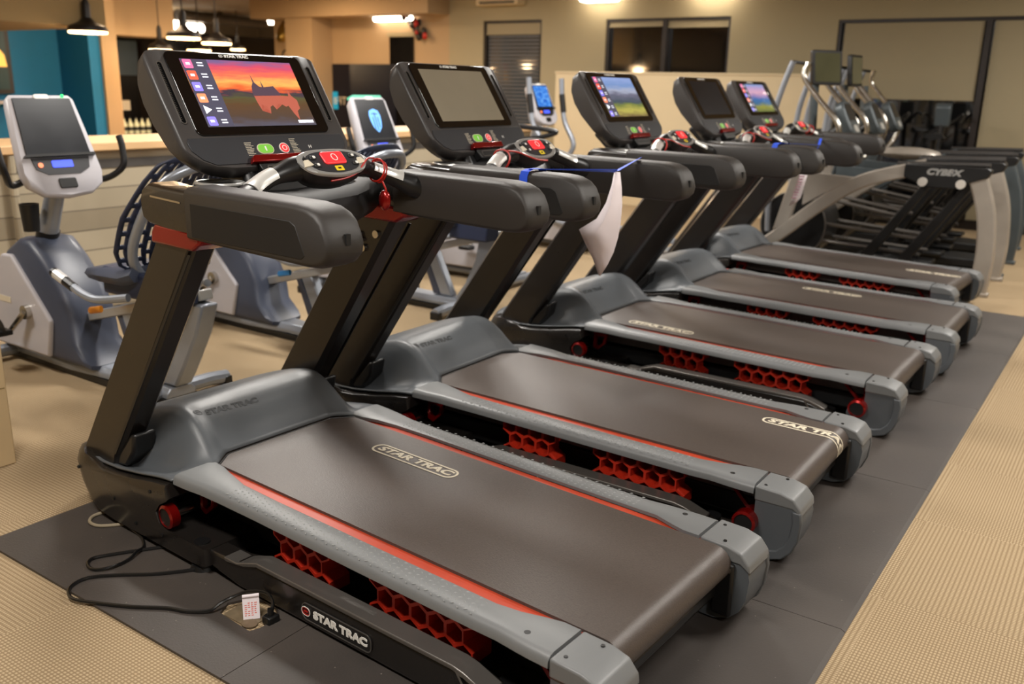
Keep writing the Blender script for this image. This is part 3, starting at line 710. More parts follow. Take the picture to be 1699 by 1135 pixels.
# ------------------------------------------------------------------ room shell
def sbox(name, m, *b, bevel=0): return struct(MB().box(*b).build(name, m, smooth=False, bevel=bevel))
sbox('floor', 'carpet', -16, 7, -6, 14.2, -.1, 0)
sbox('ceiling', 'ceilmat', -16, 7, -6, 14.2, CEIL, CEIL+.1)
# back wall with three openings
def wall_with_holes(name, m, y0, y1, x0, x1, z0, z1, holes):
    xs = sorted({x0, x1}|{h[0] for h in holes}|{h[1] for h in holes}); mb = MB()
    for a, b in zip(xs, xs[1:]):
        segs = [(z0, z1)]
        for h in holes:
            if h[0] <= a and h[1] >= b:
                segs = [(z0, h[2]), (h[3], z1)]
        for p, q in segs:
            if q-p > .001: mb.box(a, b, y0, y1, p, q)
    return struct(mb.build(name, m, smooth=False))
wall_with_holes('wall_back', 'wall', 9.2, 9.4, -6.05, 7, 0, CEIL, [(-5.42, -4.41, .75, 2.33), (-3.39, -1.65, 1.15, 2.31), (-.35, 5.2, .07, 2.24)])
wall_with_holes('wall_back', 'wall2', 9.2, 9.4, -9.9, -6.05, 0, CEIL, [])
sbox('wall_far', 'wall2', -16, -9.9, 14, 14.2, 0, CEIL)
sbox('wall_left', 'wall2', -16.2, -16, -6, 14.2, 0, CEIL)
sbox('wall_right', 'wall', 7, 7.2, -6, 14.2, 0, CEIL)
sbox('wall_front', 'wall', -16, 7, -6.2, -6, 0, CEIL)
sbox('baseboard_back', 'frame', -6.05, 7, 9.185, 9.2, 0, .075)
def window(n, x0, x1, z0, z1, mull, shades, glass='nightglass'):
    fr = MB(); t = .035
    fr.box(x0, x1, 9.22, 9.30, z1-t, z1); fr.box(x0, x1, 9.22, 9.30, z0, z0+t); fr.box(x0, x0+t, 9.22, 9.30, z0+t, z1-t); fr.box(x1-t, x1, 9.22, 9.30, z0+t, z1-t)
    for q in mull: fr.box(q-.03, q+.03, 9.19, 9.30, z0+t, z1-t)
    w = struct(fr.build('window_%d' % n, 'frame', smooth=False))
    MB().box(x0+.01, x1-.01, 9.285, 9.295, z0+.01, z1-.01).build('window_glass', glass, w, smooth=False)
    for a, b, c, d in shades:
        sh = MB().box(a, b, 9.235, 9.24, c, d).box(a, b, 9.225, 9.25, c-.012, c+.012).build('roller_shade', 'shade', w, smooth=False)
    return w
window(1, -5.42, -4.41, .75, 2.33, [], [(-5.38, -4.45, 2.15, 2.29)])
window(2, -3.39, -1.65, 1.15, 2.31, [-2.53], [(-3.35, -2.56, 2.22, 2.28), (-2.50, -1.69, 2.20, 2.28)])
window(3, -.35, 5.2, .07, 2.24, [1.22, 3.2], [(-.28, 1.17, 1.39, 2.2), (1.27, 3.15, .10, 2.2), (3.25, 5.15, .1, 2.2)])
# louvred shutter panel behind the first window, half wall in front of the second one
lv = MB()
for i in range(26): lv.box(-5.36, -4.48, 9.255, 9.270, .82+i*.051, .855+i*.051)
struct(lv.build('window_4', mat('slate_louvre', (74, 76, 80), .5), smooth=False))
hw = struct(MB().box(-3.65, -.10, 8.4, 8.52, 0, 1.60).build('wall_half', 'halfwall', bevel=.004))
struct(MB().box(-3.66, -.09, 8.39, 8.53, 1.60, 1.625).build('trim_1', 'halfwall', bevel=.004))
# left column, tiled
struct(MB().box(-.86, -.467, -1.3, -.392, 0, CEIL).build('wall_column', 'tile', bevel=.004))
jt = MB()
for z in (.30, .62, .94, 1.26, 1.58, 1.90): jt.box(-.4675, -.4655, -1.3, -.40, z, z+.004)
struct(jt.build('trim_2', 'soffit', smooth=False))
# reception: blue niche, soffit, columns, dark alcove
sbox('wall_niche', 'bluewall', -9.2, -9.0, -1, 4.95, 0, CEIL)
sbox('wall_niche_side', 'bluewall', -9.0, -8.3, 4.80, 4.95, 0, CEIL)
sbox('wall_reception_column', 'wall2', -9.0, -8.25, 4.95, 5.16, 0, CEIL)
sbox('ceiling_soffit', 'soffit', -9.0, -6.0, -1, 3.62, 1.90, CEIL)
sbox('ceiling_beam', 'wall2', -9.2, -8.6, 5.16, 6.28, 1.97, CEIL)
sbox('wall_alcove', 'blackwall', -9.62, -9.52, 5.0, 6.3, 0, CEIL)
sbox('wall_alcove_side', 'frame', -9.6, -9.0, 6.26, 6.34, 0, CEIL)
sbox('wall_night', 'blackwall', -14.0, -13.9, 6.3, 13.9, 0, 2.36)
sbox('wall_pier', 'wall2', -9.12, -8.50, 8.75, 9.2, 0, 2.42)
sbox('ceiling_bulkhead', 'wall2', -9.9, -6.05, 8.7, 9.2, 2.42, CEIL)
d_ = struct(MB().box(-7.22, -6.74, 9.17, 9.2, 0, 2.13).build('door_1', 'blackwall', smooth=False)); MB().box(-7.26, -6.70, 9.16, 9.19, 2.13, 2.19).build('door_frame', 'wall', d_)
def thing(name, label, cat, group=None, loc=(0, 0, 0), rz=0): return empty(name, label, cat, loc, rz, group)
# slatted reception counter
c = thing('reception_counter', 'long reception counter clad in grey-beige planks under a pale wood top', 'counter')
MB().box(-3.0, -2.45, -2.6, 6.2, .0, .985).build('plank_front', 'plank', c)
MB().box(-3.06, -2.38, -2.64, 6.25, .985, 1.035).build('counter_top', 'wood', c, bevel=.006)
MB().box(-2.449, -2.443, -2.6, 6.2, .875, .93).build('top_shade_strip', 'trim', c)  # added strip that paints the band of shade below the counter top
MB().cyl((-2.40, .70, 0), (-2.40, .70, .98), .022, 10).build('conduit', 'plank', c)
# navy sign with lettering
s = thing('wall_sign', 'dark navy wall sign reading FIT behind the exercise bikes', 'sign')
MB().box(-8.48, -7.1, 9.16, 9.199, .35, 1.72).build('sign_panel', 'navy', s)
MB().box(-8.48, -8.37, 9.15, 9.162, 1.0, 1.28).build('cyan_tab', 'cyan', s)
FM = frame((-8.27, 9.158, 1.13), (1, 0, 0), (0, 0, 1), (0, -1, 0))
text('lettering', 'FIT', .18, 'cream', s, FM @ Matrix.Translation((-.02, 0, 0)))
text('lettering', '8', .16, 'cream', s, frame((-8.42, 9.148, 1.13), (1, 0, 0), (0, 0, 1), (0, -1, 0)))
MB().box(-7.85, -7.66, 9.155, 9.16, .88, .93).build('cyan_underline', 'cyan', s)
# golden bowl and dark flower ornament on the walls
b = thing('wall_bowl', 'large tarnished gold dish hung on the tan wall', 'wall decoration')
BM = Matrix.Translation((-9.50, 9.1, 2.27)) @ Matrix.Rotation(math.radians(35), 4, 'Y') @ Matrix.Rotation(math.radians(70), 4, 'X')
rg = [[BM @ Vector((r*.62*math.cos(a), r*math.sin(a), z)) for a in [2*PI*i/28 for i in range(28)]] for r, z in ((.02, .05), (.12, .045), (.2, .02), (.24, -.02), (.245, -.015), (.2, .03), (.12, .06), (.02, .065))]
MB().loft(rg).build('dish', mat('tarnished_gold', (150, 122, 60), .3, metal=.8), b)
MB().cyl((-9.50, 9.12, 2.27), (-9.50, 9.2, 2.27), .02).build('wall_peg', 'frame', b)
o = thing('wall_clock', 'small round black-rimmed clock on tan wall below the gold dish', 'clock')
MB().tube([(-9.58+.10*math.cos(a), 9.17, 1.84+.10*math.sin(a)) for a in [2*PI*i/20 for i in range(20)]], .018, 8, close=True).build('clock_rim', 'frame', o)
MB().cyl((-9.58, 9.165, 1.84), (-9.58, 9.2, 1.84), .095, 20).build('clock_face', 'wall2', o)
fl = thing('wall_ornament', 'dark red and black trailing ornament beside the wall lamp', 'wall decoration')
random.seed(3); mb = MB(); mr = MB()
for i in range(26):
    t = i/25; q = (-6.86+.38*t+random.uniform(-.08, .08), 9.1+random.uniform(-.04, .04), 2.48-.36*t+random.uniform(-.06, .06))
    MB().ball(q, random.uniform(.03, .055), 7, (1, .7, 1.2)).build('red_flower' if i % 3 == 0 else 'dark_leaf', 'redplas' if i % 3 == 0 else 'black', fl)
# wall lamp bar, wall box, small wall lamps
L_ = thing('wall_lamp', 'bright horizontal wall lamp next to the dark trailing ornament', 'lamp')
MB().prism(rrect(.80, .085, .04, cx=-7.08, cy=2.395), 9.08, 9.16).build('lamp_diffuser', 'tube', L_, bevel=.01)
MB().box(-7.3, -6.9, 9.15, 9.2, 2.37, 2.42).build('lamp_bracket', 'frame', L_)
for x, z, w_, l in ((-3.43, 2.575, .27, 'bright box lamp on back wall above the left part of the wide window'), (-1.89, 2.60, .27, 'bright box lamp on back wall above the right end of wide window')):
    L_ = thing('wall_lamp', l, 'lamp')
    MB().prism(rrect(w_*2, .12, .05, cx=x, cy=z), 8.98, 9.14).build('lamp_diffuser', 'tube', L_, bevel=.01)
    MB().box(x-.2, x+.2, 9.12, 9.2, z-.04, z+.04).build('lamp_back', 'frame', L_)
a = thing('air_conditioner', 'white wall-mounted air unit with a slotted grille, left of the wide window', 'air conditioner')
MB().box(-5.42, -4.70, 9.0, 9.2, 2.52, 2.74).build('unit_body', 'halfwall', a, bevel=.02)
g = MB()
for i in range(14): g.box(-5.34+i*.043, -5.315+i*.043, 8.99, 9.002, 2.535, 2.57)
g.build('grille', 'frame', a)
# pendants over reception
pend = None
PL = [(-5.95, 3.39, 1.85, 1, 'black pendant lamp hanging in front of the blue wall, leftmost of the row'), (-6.31, 4.75, 1.87, 1, 'second black pendant lamp from the left, in front of the tan ceiling'), (-7.06, 5.78, 1.87, 1, 'third black pendant lamp from the left, over the dark glass'),
      (-9.75, 7.53, 1.87, 1, 'smaller farther pendant lamp just above the top of nearest console'), (-12.6, 10.6, 2.03, .8, 'tiny far pendant lamp right of the others, near the tan wall'), (-8.05, 5.65, 1.79, .8, 'pendant lamp half hidden behind the left corner of nearest console')]
for i, (x, y, z, sc, l) in enumerate(PL):
    if pend is None:
        pend = thing('pendant_lamp', l, 'pendant lamp', 'pendant lamps over the reception')
        prof = [(.02, .30), (.035, .28), (.04, .12), (.075, .085), (.17, .045), (.188, .0), (.190, .0), (.178, .050), (.08, .1), (.05, .14), (.045, .30)]
        rg = [[Vector((r*math.cos(a), r*math.sin(a), zz)) for a in [2*PI*k/28 for k in range(28)]] for r, zz in [(.188, 0), (.186, .02), (.17, .05), (.075, .09), (.042, .13), (.038, .26), (.02, .30)]]
        MB().loft(rg, True, False).build('lamp_shade', 'lampblack', pend)
        MB().prism([(.178*math.cos(a), .178*math.sin(a)) for a in [2*PI*k/24 for k in range(24)]], -.018, .012, ax=2).build('glowing_lens', 'bulb', pend, bevel=.006)
        MB().cyl((0, 0, .28), (0, 0, CEIL-1.85), .008, 8).build('lamp_cord', 'lampblack', pend)
        q = pend
    else:
        q = copy_tree(pend); tag(q, l, 'pendant lamp', 'pendant lamps over the reception')
    q.location = (x, y, z); q.scale = (sc, sc, 1)
    lt = bpy.data.lights.new('pendant_light', 'POINT'); lt.energy = 9; lt.color = (1, .72, .42); lt.shadow_soft_size = .08
    lo = bpy.data.objects.new('bulb_light', lt); COL.objects.link(lo); lo.parent = q; lo.location = (0, 0, -.06)
for x, y, z, w_, l in ((-13.7, 9.78, 2.47, .62, 'wide bright ceiling lamp in the far dark room, left one'), (-13.7, 10.4, 2.44, .42, 'short bright ceiling lamp in the far dark room, middle one'), (-13.7, 12.3, 2.72, .40, 'bright ceiling lamp in the far dark room, right one by the gold dish')):
    L_ = thing('ceiling_light', l, 'lamp')
    MB().prism(rrect(w_, .17, .07, cx=y, cy=z), x, x+.08, ax=0).build('lamp_diffuser', 'tube', L_)
    MB().box(x-.02, x+.02, y-.05, y+.05, z, CEIL).build('lamp_hanger', 'frame', L_)
# duct pipes in the far room
dc = thing('ceiling_duct', 'dusty round ceiling duct running across the far dark room', 'duct')
MB().cyl((-13.5, 9.9, 2.66), (-13.5, 12.1, 2.62), .11, 16).build('duct_tube', 'trim', dc); MB().box(-13.53, -13.47, 10.9, 10.96, 2.6, CEIL).build('duct_strap', 'frame', dc)
# reception wall objects
p = thing('wall_poster', 'dark framed poster with a bright yellow and red figure on blue wall', 'poster')
MB().box(-9.0, -8.93, 3.55, 4.14, 1.20, 2.02).build('poster_frame', 'frame', p)
MB().box(-8.93, -8.925, 3.6, 4.09, 1.25, 1.98).build('poster_print', mat('dark_teal_print', (40, 70, 76), .3), p)
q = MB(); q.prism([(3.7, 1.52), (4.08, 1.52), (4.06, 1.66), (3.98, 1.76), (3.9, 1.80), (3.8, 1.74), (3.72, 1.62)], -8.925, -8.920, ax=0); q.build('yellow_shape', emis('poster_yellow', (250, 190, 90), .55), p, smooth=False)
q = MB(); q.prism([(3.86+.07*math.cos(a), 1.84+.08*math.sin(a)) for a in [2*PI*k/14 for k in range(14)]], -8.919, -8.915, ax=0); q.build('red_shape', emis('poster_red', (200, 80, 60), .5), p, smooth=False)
w = thing('wall_shelf', 'glass wall shelf below the poster on blue wall', 'shelf')
MB().box(-9.0, -8.75, 3.4, 4.06, 1.08, 1.12).build('shelf_board', 'bkwhite', w); MB().box(-9.0, -8.85, 3.42, 3.46, 1.0, 1.08).build('shelf_bracket', 'frame', w)
sl = thing('back_bar', 'dark back-bar cabinet in the alcove behind reception counter', 'cabinet')
MB().box(-9.5, -9.05, 5.18, 6.24, 0, .63).build('cabinet_body', 'blackwall', sl); MB().box(-9.5, -9.0, 5.17, 6.25, .63, .66).build('cabinet_top', 'blackwall', sl)
tv = thing('menu_board', 'slate-coloured blank board hung high in the dark alcove', 'board')
MB().box(-9.515, -9.42, 5.26, 6.22, 1.46, 1.93).build('board_panel', mat('slate_board', (52, 64, 74), .4), tv)
MB().box(-9.515, -9.43, 5.22, 5.26, 1.44, 1.95).build('board_edge', 'frame', tv)
bx = thing('brown_box', 'brown leather box on back bar left of the bottles', 'box')
MB().box(-9.4, -9.1, 5.32, 5.68, .66, .90).build('box_body', mat('brown_box', (74, 48, 34), .5), bx, bevel=.01); MB().box(-9.41, -9.09, 5.31, 5.69, .88, .93).build('box_lid', mat('brown_lid', (58, 38, 28), .5), bx)
for i, (y, z0, w_, h, l) in enumerate(((5.53, 1.16, .11, .24, 'upper cream paper notice pinned on the dark alcove wall'), (5.52, .96, .10, .16, 'lower cream paper notice above the brown box'), (5.95, .97, .26, .14, 'wide cream paper notice above the bottles'))):
    tag(MB().box(-9.5, -9.49, y-w_/2, y+w_/2, z0, z0+h).build('paper_notice', 'cream', smooth=False), l, 'notice', 'paper notices in the alcove')
bot = None
for i in range(5):
    y = 5.77+i*.095
    if bot is None:
        bot = thing('bottle', '', 'bottle')
        MB().loft([[Vector((r*math.cos(a), r*math.sin(a), z)) for a in [2*PI*k/12 for k in range(12)]] for r, z in ((.034, 0), (.036, .02), (.036, .13), (.014, .175), (.014, .20))]).build('bottle_body', 'bottle', bot)
        MB().cyl((0, 0, .2), (0, 0, .225), .016, 10).build('bottle_cap', 'black', bot)
        MB().cyl((0, 0, .04), (0, 0, .09), .0368, 12).build('bottle_label', 'greyprint', bot); q = bot
    else: q = copy_tree(bot)
    q.location = (-9.2, y, .66); tag(q, 'pale green bottle standing in row on the back bar', 'bottle', 'bottles on the back bar')

# ------------------------------------------------------------------ rubber mat tiles
xs = [.078, 1.22, 2.404]; ys = [-.775, .36, 1.48, 2.60, 3.72, 4.86]
rown = ['beside nearest treadmill', 'below second treadmill', 'by third treadmill', 'below fourth treadmill', 'at the mat end']
for i in range(5):
    for j in range(2):
        x0, x1, y0, y1 = xs[j], xs[j+1], ys[i], ys[i+1]
        g = .0012
        if i == 0 and j == 0:
            # floor-box opening cut through this tile
            hole = [(.985, -.592), (.962, -.548), (.985, -.505), (1.03, -.480), (1.085, -.484), (1.132, -.514), (1.128, -.575), (1.118, -.602), (1.06, -.598)]
            bm = bmesh.new(); oc = [(x0+g, y0+g), (x1-g, y0+g), (x1-g, y1-g), (x0+g, y1-g)]
            ov = [bm.verts.new((a, b, .008)) for a, b in oc]; hv = [bm.verts.new((a, b, .008)) for a, b in hole]
            ed = [bm.edges.new((ov[k], ov[(k+1) % 4])) for k in range(4)]+[bm.edges.new((hv[k], hv[(k+1) % len(hv)])) for k in range(len(hv))]
            bmesh.ops.triangle_fill(bm, edges=ed, use_beauty=True)
            # remove faces inside the hole
            cx, cy = 1.05, -.545
            for f in list(bm.faces):
                c_ = f.calc_center_median()
                if all(v in hv for v in f.verts): 
                    bm.faces.remove(f)
            ex = bmesh.ops.extrude_face_region(bm, geom=list(bm.faces)); 
            for v in [q for q in ex['geom'] if isinstance(q, bmesh.types.BMVert)]: v.co.z = .0003
            bmesh.ops.recalc_face_normals(bm, faces=bm.faces)
            me = bpy.data.meshes.new('rubber_mat_tile'); bm.to_mesh(me); bm.free(); me.materials.append(M['rubber'])
            o = bpy.data.objects.new('rubber_mat_tile', me); COL.objects.link(o)
        else:
            mb = MB(); e = .012 if j == 1 else 0
            mb.prism([(x0+g, .0003), (x1-g+e*.0, .0003), (x1-g, .0015 if j == 1 else .008), (x1-g-e, .008), (x0+g, .008)] if j == 1 else [(x0+g, .0003), (x1-g, .0003), (x1-g, .008), (x0+g, .008)], y0+g, y1-g)
            o = mb.build('rubber_mat_tile', 'rubber', smooth=False)
        side = 'front' if j == 0 else 'rear'
        tag(o, ('black rubber tile %s, %s one ' % (rown[i], side))+('near the power cord' if i == 0 and j == 0 else 'beside the bikes' if j == 0 else 'next to the open carpet'), 'floor mat', 'black rubber floor tiles')

# ------------------------------------------------------------------ cords and tags on the floor
def cable(name, pts, r, m, label, n=8, z=None):
    P = bez(pts, n); o = MB().tube(P, r, 8).build(name, m); tag(o, label, 'cable'); return o
zc = .0135
cable('power_cord', [(.60, -.40, .02), (.52, -.47, .014), (.563, -.453, zc), (.523, -.511, zc), (.478, -.578, zc), (.448, -.634, zc), (.464, -.664, zc), (.506, -.673, zc), (.539, -.644, zc+.002), (.541, -.585, zc), (.526, -.542, zc+.006), (.504, -.503, zc), (.441, -.47, zc), (.386, -.46, zc), (.309, -.44, zc), (.24, -.40, zc+.01)][2:], .005, 'cable', 'black power cord coiled on the mat in front of the nearest treadmill')
pc = cable('power_cord', [(.80, -.42, zc), (.747, -.492, zc), (.721, -.527, zc), (.669, -.586, zc), (.591, -.65, zc), (.541, -.708, zc), (.542, -.756, zc), (.570, -.785, zc), (.618, -.795, zc), (.691, -.765, zc), (.774, -.723, zc), (.857, -.67, zc), (.918, -.646, zc), (.964, -.612, zc+.003), (.975, -.582, zc+.015), (.985, -.548, .035), (1.01, -.515, .045), (1.06, -.495, .05), (1.105, -.51, .045), (1.128, -.535, .03)], .005, 'cable', 'long black power cord looping to the floor outlet with a white tag')
MB().prism([(1.112, -.556), (1.142, -.556), (1.146, -.520), (1.110, -.520)], .004, .028, ax=2).build('plug', 'black', pc, bevel=.004)
MB().cyl((1.128, -.538, .028), (1.126, -.536, .046), .008, 10).build('plug_neck', 'black', pc)
cable('grey_cord', [(.29, -.41, zc), (.23, -.415, zc), (.195, -.445, zc), (.193, -.485, zc), (.225, -.512, zc), (.27, -.508, zc), (.314, -.463, zc), (.34, -.42, zc)], .0055, 'tancable', 'short tan cord looped on mat under the shroud of nearest treadmill')
tg = thing('paper_tag', 'white paper tag with red printing on the power cord', 'tag')
tgm = frame((1.062, -.548, .052), (.62, .76, .0), (-.25, .20, .94), (.76, -.62, .33))
MB().box(-.022, .022, -.050, .012, 0, .0008, mtx=tgm).build('tag_sheet', 'paper', tg, smooth=False)
MB().cyl(tgm @ Vector((-.022, .013, 0)), tgm @ Vector((.022, .013, 0)), .005, 10).build('tag_fold', 'paper', tg)
pr = MB()
for i in range(7):
    for j in range(4):
        if random.random() < .85: pr.box(-.017+j*.0085, -.017+j*.0085+random.uniform(.004, .0075), -.007-i*.0055, -.0045-i*.0055, .0009, .0012, mtx=tgm)
pr.build('tag_print', mat('tag_red_print', (222, 120, 110), .7), tg, smooth=False)
fo = thing('floor_outlet', 'worn metal floor outlet cover in the mat opening', 'floor outlet')
MB().prism(rrect(.11, .085, .01, cx=1.045, cy=-.545), .0002, .0035, ax=2).build('outlet_plate', mat('worn_brass', (132, 116, 92), .5, metal=.3, var=.2, scale=30), fo)
MB().prism([(1.085+.024*math.cos(a), -.575+.02*math.sin(a)) for a in [2*PI*k/20 for k in range(20)]], .0036, .006, ax=2).build('outlet_lid', mat('worn_brass_lid', (120, 104, 82), .5, metal=.3, var=.2, scale=30), fo)

# ------------------------------------------------------------------ red safety cords, tape and paper on the treadmills
RC = 'redplas'
rc = thing('safety_cord', 'red safety cord wound round the right grip of nearest treadmill', 'cord')
pts = [tw(0, p) for p in ((.925, -.02, 1.13), (.93, .03, 1.135), (.925, .08, 1.147), (.915, .115, 1.168), (.90, .15, 1.185), (.885, .19, 1.183))]
MB().tube(bez(pts, 6), .0028, 8).build('cord_strand', RC, rc)
MB().tube([tw(0, (.890+.034*math.cos(a), .205+.006*math.sin(2*a), 1.142+.034*math.sin(a))) for a in [2*PI*k/20 for k in range(20)]], .003, 8, close=True).build('cord_loop', RC, rc)
MB().tube([tw(0, (.893+.034*math.cos(a), .193+.008*math.sin(a), 1.147+.034*math.sin(a))) for a in [2*PI*k/20 for k in range(20)]], .003, 8, close=True).build('cord_loop', RC, rc)
MB().tube(bez([tw(0, p) for p in ((.915, .195, 1.115), (.925, .20, 1.09), (.92, .205, 1.075))], 5), .003, 8).build('cord_tail', RC, rc)
k_ = MB(); k_.ball(tw(0, (.915, .205, 1.055)), .022, 12, (1, .7, 1.5)); k_.build('red_clip', 'red', rc)
for k, l, u0 in ((1, 'red safety cord wound round the left grip of second treadmill', -1), (2, 'red safety cord looped at the left grip of third treadmill', -1), (3, 'red safety cord draped over the pod of fourth treadmill', -1), (4, 'red safety cord hanging from the pod of farthest treadmill', 1)):
    rc = thing('safety_cord', l, 'cord')
    MB().tube([tw(k, (.885+.036*math.cos(a), u0*.20+.006*math.sin(2*a), 1.146+.036*math.sin(a))) for a in [2*PI*q/18 for q in range(18)]], .0035, 8, close=True).build('cord_loop', RC, rc)
    MB().tube(bez([tw(k, p) for p in ((.90, u0*.185, 1.178), (.915, u0*.13, 1.17), (.94, u0*.06, 1.145), (.945, -u0*.02, 1.135))], 6), .0032, 8).build('cord_strand', RC, rc)
tp = thing('blue_tape', 'long strip of blue tape stretched between the handrails of second treadmill', 'tape')
def band(k, x, y, w, r=None):
    # tape wrapped over a grip
    sy = 1 if y > 0 else -1
    pr = [(sy*.447, 1.06), (sy*.447, 1.118), (sy*.436, 1.134), (sy*.41, 1.1395), (sy*.36, 1.1395), (sy*.333, 1.134), (sy*.322, 1.115)]
    mb = MB(); rg = [[tw(k, (x+dx, a, b+.0015)) for a, b in pr] for dx in (-w/2, w/2)]
    mb.loft(rg, False, False); return mb
band(1, 1.148, -.4, .032).build('tape_wrap', 'tape', tp)
def ribbon(a, b, w, sag=0, n=8, tw_=0.0):
    a, b = Vector(a), Vector(b); mb = MB(); rg = []
    for i in range(n+1):
        t = i/n; p = a.lerp(b, t)-Vector((0, 0, sag*4*t*(1-t))); ang = tw_*t
        u = Vector((math.cos(ang), 0, math.sin(ang)))*w/2; rg.append([p-u, p+u, p+u+Vector((0, 0, .001)), p-u+Vector((0, 0, .001))])
    mb.loft(rg); return mb
ribbon(tw(1, (1.155, -.42, 1.142)), tw(1, (1.215, .08, 1.110)), .016, .0, tw_=.8).build('tape_strand', 'tape', tp)
ribbon(tw(1, (1.215, .08, 1.110)), tw(1, (1.16, .38, 1.141)), .016, .0, tw_=.4).build('tape_strand', 'tape', tp)
pa = thing('paper_sheet', 'white paper sheet twisted and hanging from the blue tape', 'paper')
P2 = [tw(1, p) for p in ((1.200, .085, 1.108), (1.226, .088, 1.106), (1.170, .06, 1.00), (1.232, .09, .985), (1.125, .03, .905), (1.226, .09, .87), (1.128, .06, .80), (1.205, .09, .79), (1.155, .08, .715), (1.160, .084, .715), (1.185, .07, 1.06), (1.230, .09, 1.06))]
rows = [[(1.203, .085, 1.108), (1.215, .07, 1.108), (1.226, .088, 1.106)], [(1.199, .075, 1.055), (1.218, .06, 1.055), (1.236, .088, 1.05)], [(1.187, .060, .99), (1.215, .045, .99), (1.241, .09, .985)], [(1.160, .042, .93), (1.20, .03, .93), (1.239, .09, .92)],
        [(1.098, .02, .885), (1.165, .02, .87), (1.231, .09, .86)], [(1.120, .035, .83), (1.168, .04, .82), (1.215, .09, .80)], [(1.142, .06, .77), (1.17, .065, .765), (1.192, .09, .75)], [(1.160, .08, .705), (1.163, .082, .704), (1.166, .084, .703)]]
vs = [tw(1, p) for r_ in rows for p in r_]; fs = []
for i in range(len(rows)-1):
    for j in range(2): a0 = i*3+j; fs.append((a0, a0+1, a0+4, a0+3))
o = MB().add(vs, fs).build('sheet', 'paper', pa, smooth=True, ang=60); so = o.modifiers.new('solid', 'SOLIDIFY'); so.thickness = .0012
tp2 = thing('blue_tape', 'short strip of blue tape on the handrail of the fourth treadmill', 'tape')
band(3, 1.13, -.4, .03).build('tape_wrap', 'tape', tp2)
ribbon(tw(3, (1.14, -.40, 1.141)), tw(3, (1.23, .02, 1.120)), .014, 0).build('tape_strand', 'tape', tp2)
ribbon(tw(3, (1.23, .02, 1.120)), tw(3, (1.13, .38, 1.141)), .016, 0).build('tape_strand', 'tape', tp2)
pa2 = thing('paper_sheet', 'narrow printed paper sheet hanging below the rails of fourth treadmill', 'paper')
rows = [[(1.145, 0, .955), (1.19, 0, .955)], [(1.135, .01, .89), (1.178, .0, .89)], [(1.118, 0, .82), (1.160, .01, .81)], [(1.095, .01, .755), (1.140, .01, .785)]]
vs = [tw(3, p) for r_ in rows for p in r_]
o = MB().add(vs, [(0, 1, 3, 2), (2, 3, 5, 4), (4, 5, 7, 6)]).build('sheet', 'paper', pa2); so = o.modifiers.new('solid', 'SOLIDIFY'); so.thickness = .0012
MB().tube([tw(3, (1.165, 0, .955)), tw(3, (1.23, .02, 1.115))], .002, 6).build('paper_string', 'tape', pa2)
pl = MB()
for i in range(9): pl.add([tw(3, (1.140-i*.004+dx, -.004, .935-i*.016+dz)) for dx, dz in ((0, 0), (.032, 0), (.032, .005), (0, .005))], [(0, 1, 2, 3)])
pl.build('paper_print', mat('pink_print', (190, 130, 150), .7), pa2, smooth=False)
